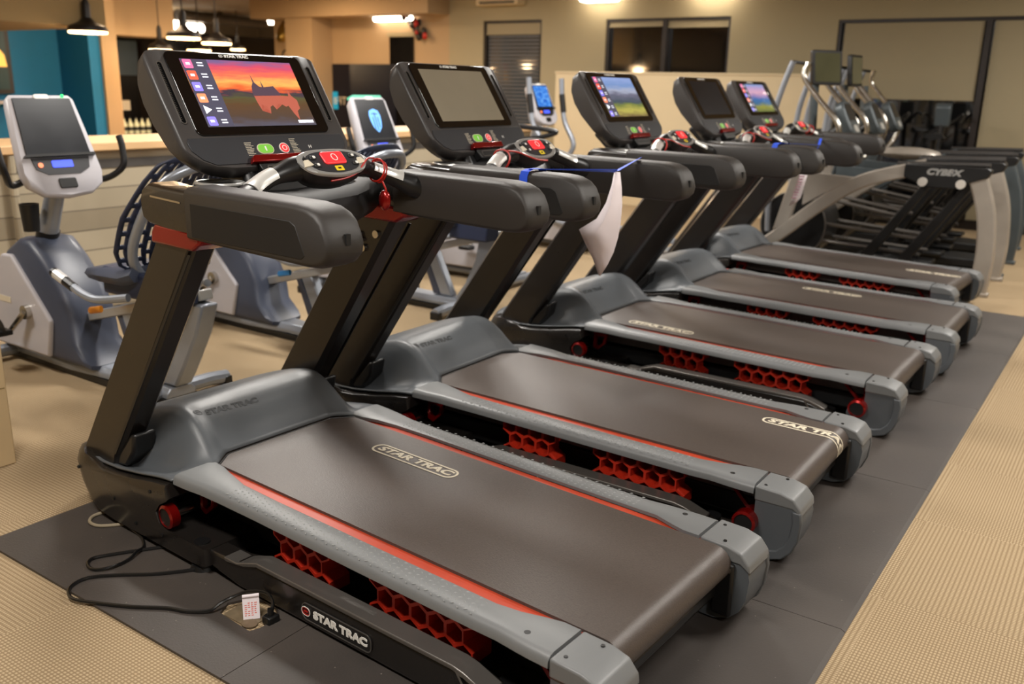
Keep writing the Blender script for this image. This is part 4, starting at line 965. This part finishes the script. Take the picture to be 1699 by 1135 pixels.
# ------------------------------------------------------------------ exercise bikes
def console_head(parent, c, w, h, shellm, tilt, face, tray='teal'):
    # c = centre; the face looks towards +x and up
    n = Vector((math.cos(tilt), 0, math.sin(tilt))); up = Vector((-math.sin(tilt), 0, math.cos(tilt)))
    m = frame(c, (0, 1, 0), up, n)
    out = [(-w*.36, h*.5), (w*.36, h*.5), (w*.41, h*.46), (w*.46, h*.1), (w*.5, -h*.28), (w*.46, -h*.40), (w*.30, -h*.49), (0, -h*.52), (-w*.30, -h*.49), (-w*.46, -h*.40), (-w*.5, -h*.28), (-w*.46, h*.1), (-w*.41, h*.46)]
    rg = [[m @ Vector((p[0]*s, p[1]*s, d)) for p in out] for s, d in ((.70, -.085), (.92, -.06), (1.0, -.02), (1.0, .0), (.96, .012))]
    sh = MB().loft(rg).build('console_shell', shellm, parent, bevel=0, ang=50)
    MB().prism([(-w*.36, h*.46), (w*.35, h*.46), (w*.385, h*.10), (w*.40, -h*.10), (-w*.40, -h*.10), (-w*.385, h*.10)], .010, .018, ax=2, mtx=m).build('screen', 'bkscreen', sh, bevel=.003)
    MB().prism([(-w*.42, -h*.10), (w*.42, -h*.10), (w*.44, -h*.125), (-w*.44, -h*.125)], .010, .034, ax=2, mtx=m).build('book_ledge', 'black', sh)
    MB().prism([(-w*.36, -h*.13), (w*.36, -h*.13), (w*.33, -h*.24), (w*.20, -h*.295), (-w*.20, -h*.295), (-w*.33, -h*.24)], .010, .017, ax=2, mtx=m).build('keypad', 'keypad', sh)
    MB().prism(rrect(w*.26, h*.07, .006, cy=-h*.195), .017, .0195, ax=2, mtx=m).build('number_display', 'ledblue', sh)
    MB().prism(rrect(w*.06, w*.06, w*.029, cx=-w*.27, cy=-h*.2), .017, .020, ax=2, mtx=m).build('quick_start_key', 'ic_orange', sh)
    MB().prism(rrect(w*.22, h*.10, .01, cy=-h*.385), .010, .020, ax=2, mtx=m).build('rest_key', 'black', sh, bevel=.003)
    MB().prism(rrect(w*.18, h*.045, .008, cy=h*.475), .008, .018, ax=2, mtx=m).build('top_badge', 'white', sh)
    if tray: MB().prism([(-w*.36, h*.49), (w*.36, h*.49), (w*.34, h*.53), (-w*.34, h*.53)], -.05, .005, ax=2, mtx=m).build('top_tray', tray, sh, bevel=.003)
    if face == 'led': MB().ball(m @ Vector((w*.27, h*.485, .012)), .008, 8).build('green_lamp', 'ledgreen', sh)
    if face == 'shield':
        pts = [(0, .075), (.035, .062), (.045, .03), (.042, -.01), (.032, -.05), (0, -.085), (-.032, -.05), (-.042, -.01), (-.045, .03), (-.035, .062)]
        MB().prism([(p[0]*1.15, p[1]*1.0+.08) for p in pts], .0182, .0192, ax=2, mtx=m).build('shield_picture', emis('shield_blue', (96, 160, 240), .6), sh, smooth=False)
        q = MB()
        for x, y0, y1 in ((-.022, .02, .10), (0, .01, .13), (.022, .03, .10)): q.box(x-.004, x+.004, y0, y1, .0193, .0197, mtx=m)
        q.box(-.03, .03, .118, .124, .0193, .0197, mtx=m)
        q.build('shield_lines', 'navy', sh, smooth=False)
    if face == 'blue':
        uv_quad('picture', screen_mat('blue_wave_picture', 'blue'), sh, m @ Matrix.Translation((0, h*.18, .0187)), w*.66, h*.50)
    return m
def recumbent():
    B = empty('recumbent_bike')
    # base beam with cross feet
    rg = [[Vector((x, y*wd, z)) for y, z in ((-1, .035), (-1, .06), (-.7, z1), (.7, z1), (1, .06), (1, .035))] for x, wd, z1 in ((-1.92, .09, .10), (-1.3, .10, .095), (-1.0, .075, .085), (-.55, .075, .085))]
    MB().loft(rg).build('base_beam', 'bksilver', B, bevel=.006)
    MB().box(-1.90, -.56, -.085, .085, .006, .036).build('base_strip', 'black', B)
    for x in (-1.82, -.62):
        MB().tube([(x, -.30, .04), (x, -.2, .05), (x, .2, .05), (x, .30, .04)], .032, 10).build('cross_foot', 'bksilver', B)
        for y in (-.29, .29): MB().box(x-.035, x+.035, y-.02, y+.02, 0, .05).build('rubber_foot', 'black', B, bevel=.006)
    prof = [(-1.90, .07), (-1.95, .30), (-1.86, .46), (-1.74, .58), (-1.60, .655), (-1.50, .655), (-1.40, .58), (-1.26, .44), (-1.19, .30), (-1.17, .17), (-1.08, .09), (-1.08, .07)]
    rg = [[Vector((-1.55+(p[0]+1.55)*f, y, .35+(p[1]-.35)*f)) for p in prof] for y, f in ((-.125, .90), (-.105, .98), (-.07, 1), (.07, 1), (.105, .98), (.125, .90))]
    body = MB().loft(rg).build('flywheel_shroud', 'bkblue', B, ang=45)
    pl = [(-1.89, .09), (-1.93, .30), (-1.85, .45), (-1.73, .565), (-1.64, .57), (-1.34, .28), (-1.39, .09)]
    for sy in (-1, 1):
        MB().prism(pl, sy*.115, sy*.145).build('side_panel', 'bkwhite', body, bevel=.012, seg=3)
        MB().prism(rrect(.11, .03, .006, cx=-1.74, cy=.335), sy*.144, sy*.147).build('panel_badge', 'cream', body)
        # crank and pedal
        d = -sy
        ax = Vector((-1.53, sy*.14, .30)); tip = ax+Vector((.10*d*-1, sy*.02, .10*d*-1 if True else 0))
        MB().cyl((-1.53, sy*.13, .30), (-1.53, sy*.17, .30), .035, 16).build('crank_hub', 'chrome', B)
        cr = MB().tube([ax+Vector((0, sy*.025, 0)), tip+Vector((0, sy*.03, 0))], [.016, .013], 10).build('crank_arm', 'chrome', B)
        pd = MB(); c0 = tip+Vector((0, sy*.09, 0)); pd.box(c0.x-.055, c0.x+.055, c0.y-.045, c0.y+.045, c0.z-.014, c0.z+.014); pd.build('pedal', 'black', B, bevel=.008)
        MB().tube([c0+Vector((.055*math.cos(a)-.01, 0, .05*math.sin(a))) for a in [PI*k/10 for k in range(11)]], .004, 8, ry=.03).build('pedal_strap', 'black', B)
    # mast, cup holder, console, bull handlebars
    MB().tube([(-1.55, 0, .62), (-1.52, 0, .70), (-1.36, 0, 1.0)], [.055, .048, .042], 16).build('mast', 'bksilver', B)
    MB().cyl((-1.545, 0, .645), (-1.525, 0, .69), .054, 16).build('mast_collar', 'black', B)
    MB().loft([[Vector((-1.47+r*math.cos(a), -.11+r*math.sin(a), z)) for a in [2*PI*k/16 for k in range(16)]] for r, z in ((.036, .70), (.044, .83), (.038, .83), (.03, .72))]).build('cup_holder', 'black', B)
    return B
def finish_recumbent(B, face, tray='teal'):
    console_head(B, Vector((-1.33, -.03, 1.105)), .385, .48, 'bkwhite', math.radians(22), face, tray)
    for sy in (-1, 1):
        MB().tube(bez([(-1.42, sy*.10, .96), (-1.38, sy*.22, .93), (-1.30, sy*.285, .99), (-1.31, sy*.30, 1.08), (-1.33, sy*.30, 1.14)], 6), .016, 10).build('handlebar', 'black', B)
    # seat rail, struts, seat, backrest
    MB().prism([(-1.20, .33), (-.33, .56), (-.32, .515), (-1.19, .285)], -.035, .035).build('seat_rail', 'podplate', B, bevel=.006)
    MB().prism([(-.94, .40), (-.86, .42), (-.70, .09), (-.80, .09)], -.03, .03).build('front_strut', 'bksilver', B, bevel=.01)
    MB().prism([(-.95, .40), (-.985, .39), (-.86, .09), (-.80, .09)], -.026, .026).build('strut_cover', 'bkblue', B, bevel=.006)
    rg = [[Vector((x-w, -.045, z)), Vector((x+w, -.045, z)), Vector((x+w, .045, z)), Vector((x-w, .045, z))] for x, z, w in ((-.39, .50, .09), (-.43, .36, .075), (-.52, .2, .065), (-.60, .09, .07))]
    MB().loft(rg).build('rear_leg', 'bksilver', B, bevel=.012)
    MB().box(-.80, -.30, -.16, -.03, .50, .62, mtx=Matrix.Translation((-.03, 0, 0))).build('seat_carriage', 'bknavy', B, bevel=.012)
    MB().tube([(-1.02, -.10, .38), (-.95, -.16, .40), (-.86, -.16, .42)], .010, 8, ry=.016).build('seat_lever', 'amber' if face == 'led' else 'bluelever', B)
    rg = []
    for x, z, w, t in ((-1.00, .56, .10, .02), (-.95, .575, .17, .05), (-.80, .59, .21, .065), (-.62, .60, .22, .07), (-.56, .62, .20, .07)):
        rg.append([Vector((x, y*w, z+dz*t)) for y, dz in ((-1, 0), (-.9, .4), (0, .5), (.9, .4), (1, 0), (.9, -.5), (0, -.6), (-.9, -.5))])
    MB().loft(rg).build('seat_cushion', 'bkblue', B, ang=60)
    # backrest: curved slotted sheet inside a tube frame
    def bp(u, v):  # u across -1..1, v 0..1 up
        w = .235*(1-.20*abs(v-.45)**1.3*2) if True else .2
        w = interp([0, .08, .2, .5, .8, .93, 1], [.10, .19, .225, .235, .20, .17, .10], v)
        x = -.66+.34*v+.035*math.sin(v*PI*1.1)*(-1)-.06*(1-u*u)*(-.6)
        return Vector((x, u*w, .60+.52*v))
    NV, NU = 34, 24; mb = MB(); vs = []; fs = []
    for j in range(NV+1):
        for i in range(NU+1): vs.append(bp(-1+2*i/NU, j/NV))
    for j in range(NV):
        for i in range(NU):
            hole = 1 <= i < NU-1 and 2 <= j < NV-2 and (i % 2 == 1) and ((j+2*(i//2)) % 4 != 0)
            if not hole:
                a = j*(NU+1)+i; fs.append((a, a+1, a+NU+2, a+NU+1))
    o = mb.add(vs, fs).build('backrest_mesh', 'bknavy', B, ang=60); so = o.modifiers.new('solid', 'SOLIDIFY'); so.thickness = .012
    lp = [bp(u, v)+Vector((.045, 0, -.015)) for u, v in [(-.35, .02), (-.75, .10), (-.82, .3), (-.82, .6), (-.80, .82), (-.45, .93), (0, .95), (.45, .93), (.80, .82), (.82, .6), (.82, .3), (.75, .10), (.35, .02)]]
    MB().tube(bez(lp, 5), .021, 12).build('backrest_frame', 'bksilver', B)
    MB().prism([(-.52, .46), (-.40, .48), (-.44, .68), (-.56, .70)], -.04, .04).build('back_bracket', 'bksilver', B, bevel=.01)
    for sy in (-1, 1):
        MB().tube(bez([(-.58, sy*.20, .52), (-.72, sy*.25, .50), (-.80, sy*.27, .515), (-.88, sy*.27, .54)], 5), .018, 10).build('side_handle', 'bksilver', B)
        MB().tube([(-.87, sy*.27, .535), (-1.02, sy*.27, .585)], .021, 10).build('side_grip', 'black', B)
        MB().tube([(-.93, sy*.27, .556), (-1.00, sy*.27, .579)], .0225, 10).build('hand_sensor', 'sensor', B)
    return B
b0 = recumbent()
bk = [b0, copy_tree(b0), copy_tree(b0)]
for b, (x, y), f, tr, l in zip(bk, ((0, .40), (.0, 1.50), (-.02, 2.60)), ('led', 'plain', 'shield'), (None, None, 'teal'),
        ('recumbent bike left of nearest treadmill, pale console with dark screen and orange seat lever', 'second recumbent bike, its console hidden behind nearest treadmill, blue seat lever', 'third recumbent bike, dark screen showing a blue shield')):
    finish_recumbent(b, f, tr); b.location = (x, y, 0); tag(b, l, 'exercise bike', 'recumbent bikes along the counter')
# upright bike with bull handlebars
B = empty('upright_bike', 'upright bike with black bull handlebars and a bright blue screen', 'exercise bike', (0.12, 3.55, 0))
rg = [[Vector((x, y*wd, z)) for y, z in ((-1, .035), (-1, .06), (-.7, z1), (.7, z1), (1, .06), (1, .035))] for x, wd, z1 in ((-1.85, .09, .10), (-.95, .075, .09))]
MB().loft(rg).build('base_beam', 'bksilver', B, bevel=.006)
for x in (-1.80, -.95): MB().tube([(x, -.28, .035), (x, -.2, .045), (x, .2, .045), (x, .28, .035)], .032, 10).build('cross_foot', 'bksilver', B)
prof = [(-1.84, .07), (-1.90, .35), (-1.76, .60), (-1.62, .74), (-1.48, .74), (-1.30, .52), (-1.08, .44), (-1.0, .30), (-1.02, .10), (-1.05, .07)]
rg = [[Vector((-1.5+(p[0]+1.5)*f, y, .38+(p[1]-.38)*f)) for p in prof] for y, f in ((-.125, .90), (-.105, .98), (-.07, 1), (.07, 1), (.105, .98), (.125, .90))]
body = MB().loft(rg).build('flywheel_shroud', 'bkblue', B, ang=45)
for sy in (-1, 1):
    MB().prism([(-1.83, .09), (-1.87, .35), (-1.74, .57), (-1.60, .62), (-1.30, .40), (-1.10, .36), (-1.08, .10)], sy*.115, sy*.145).build('side_panel', 'bkwhite', body, bevel=.012)
    MB().cyl((-1.42, sy*.13, .34), (-1.42, sy*.17, .34), .035, 14).build('crank_hub', 'chrome', B)
    MB().tube([(-1.42, sy*.165, .34), (-1.42-.12*sy, sy*.17, .27)], .014, 8).build('crank_arm', 'chrome', B)
    MB().box(-1.47-.12*sy, -1.37-.12*sy, sy*.19, sy*.27, .25, .28).build('pedal', 'black', B, bevel=.008)
    MB().tube(bez([(-1.42, sy*.06, 1.08), (-1.30, sy*.16, 1.04), (-1.05, sy*.24, 1.05), (-.86, sy*.26, 1.10), (-.95, sy*.25, 1.12), (-1.20, sy*.24, 1.14), (-1.28, sy*.22, 1.22), (-1.28, sy*.20, 1.32)], 6), .018, 10).build('handlebar', 'black', B)
MB().tube([(-1.55, 0, .70), (-1.40, 0, 1.12)], [.05, .045], 14).build('mast', 'bksilver', B)
MB().tube([(-1.08, 0, .40), (-.98, 0, .72)], .03, 12).build('seat_post', 'chrome', B)
rg = [[Vector((x, y*w, .74+dz*.05)) for y, dz in ((-1, 0), (-.8, .8), (0, 1), (.8, .8), (1, 0), (0, -.6))] for x, w in ((-1.20, .04), (-1.1, .06), (-.95, .13), (-.86, .12))]
MB().loft(rg).build('saddle', 'bkblue', B, ang=60)
console_head(B, Vector((-1.40, 0, 1.30)), .34, .36, 'console', math.radians(22), 'blue', None)
# cross trainer behind it
B = empty('cross_trainer', 'silver-armed cross trainer with pale side panel behind the third treadmill', 'cross trainer', (-.35, 5.15, 0))
prof = [(-1.75, .06), (-1.80, .35), (-1.62, .62), (-1.48, .66), (-1.25, .50), (-.95, .34), (-.80, .20), (-.78, .06)]
rg = [[Vector((-1.3+(p[0]+1.3)*f, y, .3+(p[1]-.3)*f)) for p in prof] for y, f in ((-.15, .92), (-.12, 1), (.12, 1), (.15, .92))]
body = MB().loft(rg).build('drive_shroud', 'bkblue', B, ang=45)
for sy in (-1, 1):
    MB().prism([(-1.73, .09), (-1.77, .34), (-1.60, .56), (-1.40, .40), (-1.05, .30), (-.88, .18), (-.86, .08)], sy*.14, sy*.17).build('side_panel', 'bkwhite', body, bevel=.012)
    MB().tube([(-1.25, sy*.17, .36), (-1.13, sy*.18, .28)], .018, 10).build('crank_arm', 'chrome', B)
    MB().tube([(-1.13, sy*.20, .28), (-.55, sy*.22, .18), (-.1, sy*.22, .14)], .028, 10).build('pedal_bar', 'bksilver', B)
    MB().box(-.55, -.22, sy*.16, sy*.30, .22, .26).build('footplate', 'black', B, bevel=.01)
    MB().tube(bez([(-1.28, sy*.24, .36), (-1.26, sy*.25, .75), (-1.20, sy*.26, .92), (-1.32, sy*.27, 1.15), (-1.36, sy*.27, 1.50)], 6), .024, 12).build('swing_arm', 'bksilver', B)
    MB().tube([(-1.325, sy*.27, 1.20), (-1.35, sy*.27, 1.36)], .027, 12).build('arm_grip', 'black', B)
MB().tube([(-1.55, 0, .62), (-1.42, 0, 1.12)], .045, 14).build('mast', 'bksilver', B)
console_head(B, Vector((-1.38, 0, 1.27)), .34, .38, 'bkwhite', math.radians(22), 'blue', None)
for x in (-1.70, -.15): MB().tube([(x, -.3, .04), (x, .3, .04)], .035, 10).build('cross_foot', 'bksilver', B)
MB().box(-1.72, -.13, -.05, .05, .03, .09).build('base_beam', 'bksilver', B, bevel=.01)

# ------------------------------------------------------------------ arched machines beyond the treadmills
def arch_machine(rail):
    A = empty('arched_trainer')
    for sy in (-1, 1):
        pth = bez([(.10, sy*.375, .03), (.42, sy*.375, .27), (.75, sy*.375, .56), (1.05, sy*.375, .77), (1.40, sy*.375, .885)], 6)
        rg = []
        for i, p in enumerate(pth):
            t = (pth[min(i+1, len(pth)-1)]-pth[max(i-1, 0)]).normalized(); n = Vector((-t.z, 0, t.x)); h = .052
            rg.append([p+n*h*a+Vector((0, b*.032, 0)) for a, b in ((1, -.7), (.8, -1), (-.8, -1), (-1, -.7), (-1, .7), (-.8, 1), (.8, 1), (1, .7))])
        MB().loft(rg).build('arch_beam', rail, A, ang=40)
        MB().prism([(1.36, .93), (1.92, .93), (1.95, .91), (1.93, .86), (1.82, .82), (1.72, .765), (1.52, .765), (1.44, .80), (1.36, .83)], sy*.335, sy*.42).build('handrail_plate', 'black', A, bevel=.008)
        MB().tube([(1.30, sy*.375, .925), (1.93, sy*.375, .945)], .018, 8).build('handrail', 'grip', A)
        for x in (1.50, 1.76): MB().cyl((x, sy*.415, .805), (x, sy*.445, .805), .033, 16).build('round_cap', 'whitecap', A)
        pth = bez([(1.86, sy*.375, .86), (1.95, sy*.375, .60), (1.985, sy*.375, .30), (1.97, sy*.375, .02)], 5)
        rg = []
        for i, p in enumerate(pth):
            t = (pth[min(i+1, len(pth)-1)]-pth[max(i-1, 0)]).normalized(); n = Vector((-t.z, 0, t.x)); h = .062
            rg.append([p+n*h*a+Vector((0, b*.035, 0)) for a, b in ((1, -.7), (.8, -1), (-.8, -1), (-1, -.7), (-1, .7), (-.8, 1), (.8, 1), (1, .7))])
        lg = MB().loft(rg).build('rear_leg', rail, A, ang=40)
        MB().box(1.88, 2.05, sy*.335, sy*.415, 0, .03).build('leg_foot', rail, lg, bevel=.006)
        MB().tube([(1.88, sy*.375, .87), (1.92, sy*.375, .92)], .026, 10).build('rail_cap', 'whitecap', A)
        for x0 in (1.52, 1.80):
            MB().prism([(x0-.035, .80), (x0+.035, .80), (x0-.40, .10), (x0-.50, .10)], sy*.21, sy*.26).build('swing_leg', 'black', A, bevel=.01)
        MB().box(.95, 1.55, sy*.12, sy*.30, .10, .135).build('foot_pedal', 'black', A, bevel=.01)
    MB().prism([(.52, .83), (.62, .83), (.52, .36), (.40, .33)], -.405, -.345).build('front_post', rail, A, bevel=.01)
    MB().prism([(.52, .83), (.62, .83), (.52, .36), (.40, .33)], .345, .405).build('front_post', rail, A, bevel=.01)
    MB().prism([(.62, .82), (1.0, .80), (.62, .55)], -.400, -.375).build('gusset_panel', rail, A, bevel=.004)
    MB().box(.2, 1.9, -.2, .2, .02, .09).build('base_deck', 'dark', A, bevel=.01)
    MB().cyl((.50, -.20, .36), (.50, .20, .36), .27, 32).build('flywheel_cover', 'black', A)
    MB().tube([(.50+.27*math.cos(a), -.205, .36+.27*math.sin(a)) for a in [2*PI*k/28 for k in range(28)]], .008, 8, close=True).build('cover_rim', 'trim', A)
    for z0, z1, x0, x1 in ((.60, .50, .70, 1.35), (.40, .34, .60, 1.5), (.25, .22, .70, 1.5)):
        MB().tube([(x0, -.15, z0), (x1, -.15, z1)], .015, 8).build('link_rod', 'trim', A)
        MB().tube([(x0, .15, z0), (x1, .15, z1)], .015, 8).build('link_rod', 'trim', A)
    MB().tube([(.45, 0, .60), (.52, 0, 1.05), (.50, 0, 1.50)], .034, 12).build('mast', 'archslate', A)
    for sy in (-1, 1):
        MB().tube(bez([(.32, sy*.28, .30), (.28, sy*.29, .90), (.285, sy*.30, 1.22), (.33, sy*.30, 1.44), (.40, sy*.30, 1.66)], 6), .024, 12).build('swing_arm', 'bksilver', A)
        MB().tube(bez([(.70, sy*.16, .86), (.78, sy*.25, 1.0), (.80, sy*.27, 1.18), (.62, sy*.27, 1.38), (.49, sy*.27, 1.54), (.51, sy*.25, 1.65)], 6), .021, 12).build('fixed_grip', 'chrome', A)
    MB().tube([(.40, -.30, 1.655), (.53, .0, 1.64)], .013, 8).build('cross_tube', 'black', A)
    n_ = frame((.80, 0, 1.22), (0, 1, 0), (-.45, 0, .9), (.9, 0, .45))
    ch = MB().prism(rrect(.26, .30, .07), -.05, .03, ax=2, mtx=n_).build('console_head', 'archslate', A, bevel=.015)
    MB().prism(rrect(.18, .14, .01, cy=.05), .028, .034, ax=2, mtx=n_).build('console_screen', 'bkscreen', ch)
    MB().prism(rrect(.10, .06, .02, cy=-.09), .028, .036, ax=2, mtx=n_).build('console_key', 'sensor', ch)
    MB().tube([(.50, 0, 1.0), (.76, 0, 1.16)], .03, 10).build('console_arm', 'black', A)
    return A
ar = None
for i, (y, x, l) in enumerate(((5.79, 0, 'nearest silver arched trainer, right behind the farthest treadmill'), (6.72, -.02, 'dark slate arched trainer behind the silver one'), (7.66, -.08, 'dark arched trainer nearest to the window'))):
    if ar is None: ar = arch_machine('archsilver'); q = ar
    elif i == 1: ar = arch_machine('archslate'); q = ar
    else:
        q = copy_tree(ar)
        for k in kids(q):
            if k.name.startswith(('tablet_screen', 'centre_cover')):
                for g in kids(k): bpy.data.objects.remove(g)
                bpy.data.objects.remove(k)
    q.location = (x, y, 0); tag(q, l, 'arched trainer', 'arched trainers in a row by the window')
    if i == 1: q_ = MB(); q_.ball((1.12, 0, .93), 1, 20, (.27, .17, .055)); q_.build('centre_cover', 'archsilver', q)
    if i < 2:
        m = frame((.575, 0, 1.62), (.66, .75, 0) if i == 0 else (.10, .99, 0), (-.10, 0, 1), (.75, -.66, .1) if i == 0 else (1, -.1, .12))
        sc_ = MB().prism(rrect(.27, .27, .02), -.02, .02, ax=2, mtx=m).build('tablet_screen', 'black', q, bevel=.006)
        MB().prism(rrect(.225, .225, .01), .018, .024, ax=2, mtx=m).build('screen_glass', mat('olive_reflection_glass', (88, 88, 66), .12, coat=.6), sc_)  # olive reflection is put into the colour of the glass
    text('lettering', 'CYBEX', .060, 'podplate', q, frame((1.63, -.4215, .880), (1, 0, 0), (0, 0, 1), (0, -1, 0)), xs=1.25, shear=.25, bold=.004) if i < 1 else None
# spin bikes against the dark glass
def spin():
    P = empty('spin_bike')
    MB().cyl((-.35, -.03, .30), (-.35, .03, .30), .24, 28).build('flywheel', 'trim', P)
    MB().tube([(-.35+.245*math.cos(a), 0, .30+.245*math.sin(a)) for a in [2*PI*k/24 for k in range(24)]], .018, 8, close=True).build('wheel_guard', 'black', P)
    MB().tube(bez([(-.42, 0, .25), (-.25, 0, .62), (0, 0, .45), (.32, 0, .12)], 5), .035, 10).build('main_frame', 'black', P)
    MB().tube([(.1, 0, .38), (.28, 0, .92)], .026, 10).build('seat_post', 'black', P)
    MB().tube([(-.22, 0, .58), (-.30, 0, 1.04)], .028, 10).build('handle_post', 'black', P)
    MB().tube(bez([(-.30, 0, 1.04), (-.42, -.10, 1.07), (-.52, -.20, 1.14), (-.36, -.23, 1.12), (-.22, -.2, 1.06)], 5), .015, 8).build('handlebar', 'black', P)
    MB().tube(bez([(-.30, 0, 1.04), (-.42, .10, 1.07), (-.52, .20, 1.14), (-.36, .23, 1.12), (-.22, .2, 1.06)], 5), .015, 8).build('handlebar', 'black', P)
    MB().prism([(-.36, 1.04), (-.28, 1.02), (-.24, 1.22), (-.32, 1.26)], -.09, .09).build('small_console', 'archslate', P, bevel=.02)
    rg = [[Vector((x, y*w, .94+dz*.04)) for y, dz in ((-1, 0), (-.8, .8), (0, 1), (.8, .8), (1, 0), (0, -.6))] for x, w in ((.08, .03), (.2, .05), (.34, .12), (.42, .11))]
    MB().loft(rg).build('saddle', 'black', P, ang=60)
    for x in (-.55, .45): MB().tube([(x, -.26, .035), (x, .26, .035)], .032, 10).build('cross_foot', 'black', P)
    MB().box(-.55, .45, -.03, .03, .03, .07).build('base_beam', 'black', P)
    for sy in (-1, 1):
        MB().tube([(-.02, sy*.07, .36), (-.02+.13*sy, sy*.09, .30)], .011, 8).build('crank_arm', 'chrome', P)
        MB().box(-.07+.13*sy, .03+.13*sy, sy*.10, sy*.19, .285, .315).build('pedal', 'black', P)
    return P
sp = None
for (x, y, l) in ((-.15, 8.56, 'black spin bike in front of the dark lower window, left one'), (.42, 8.58, 'black spin bike in front of the dark lower window, middle one'), (.98, 8.56, 'black spin bike in front of the dark lower window, right one')):
    q = sp = spin() if sp is None else sp
    if x > 0: q = copy_tree(sp)
    q.location = (x, y, 0); q.rotation_euler = (0, 0, -PI/2+.08); q.scale = (.88, .88, 1.08); tag(q, l, 'spin bike', 'spin bikes before the window')
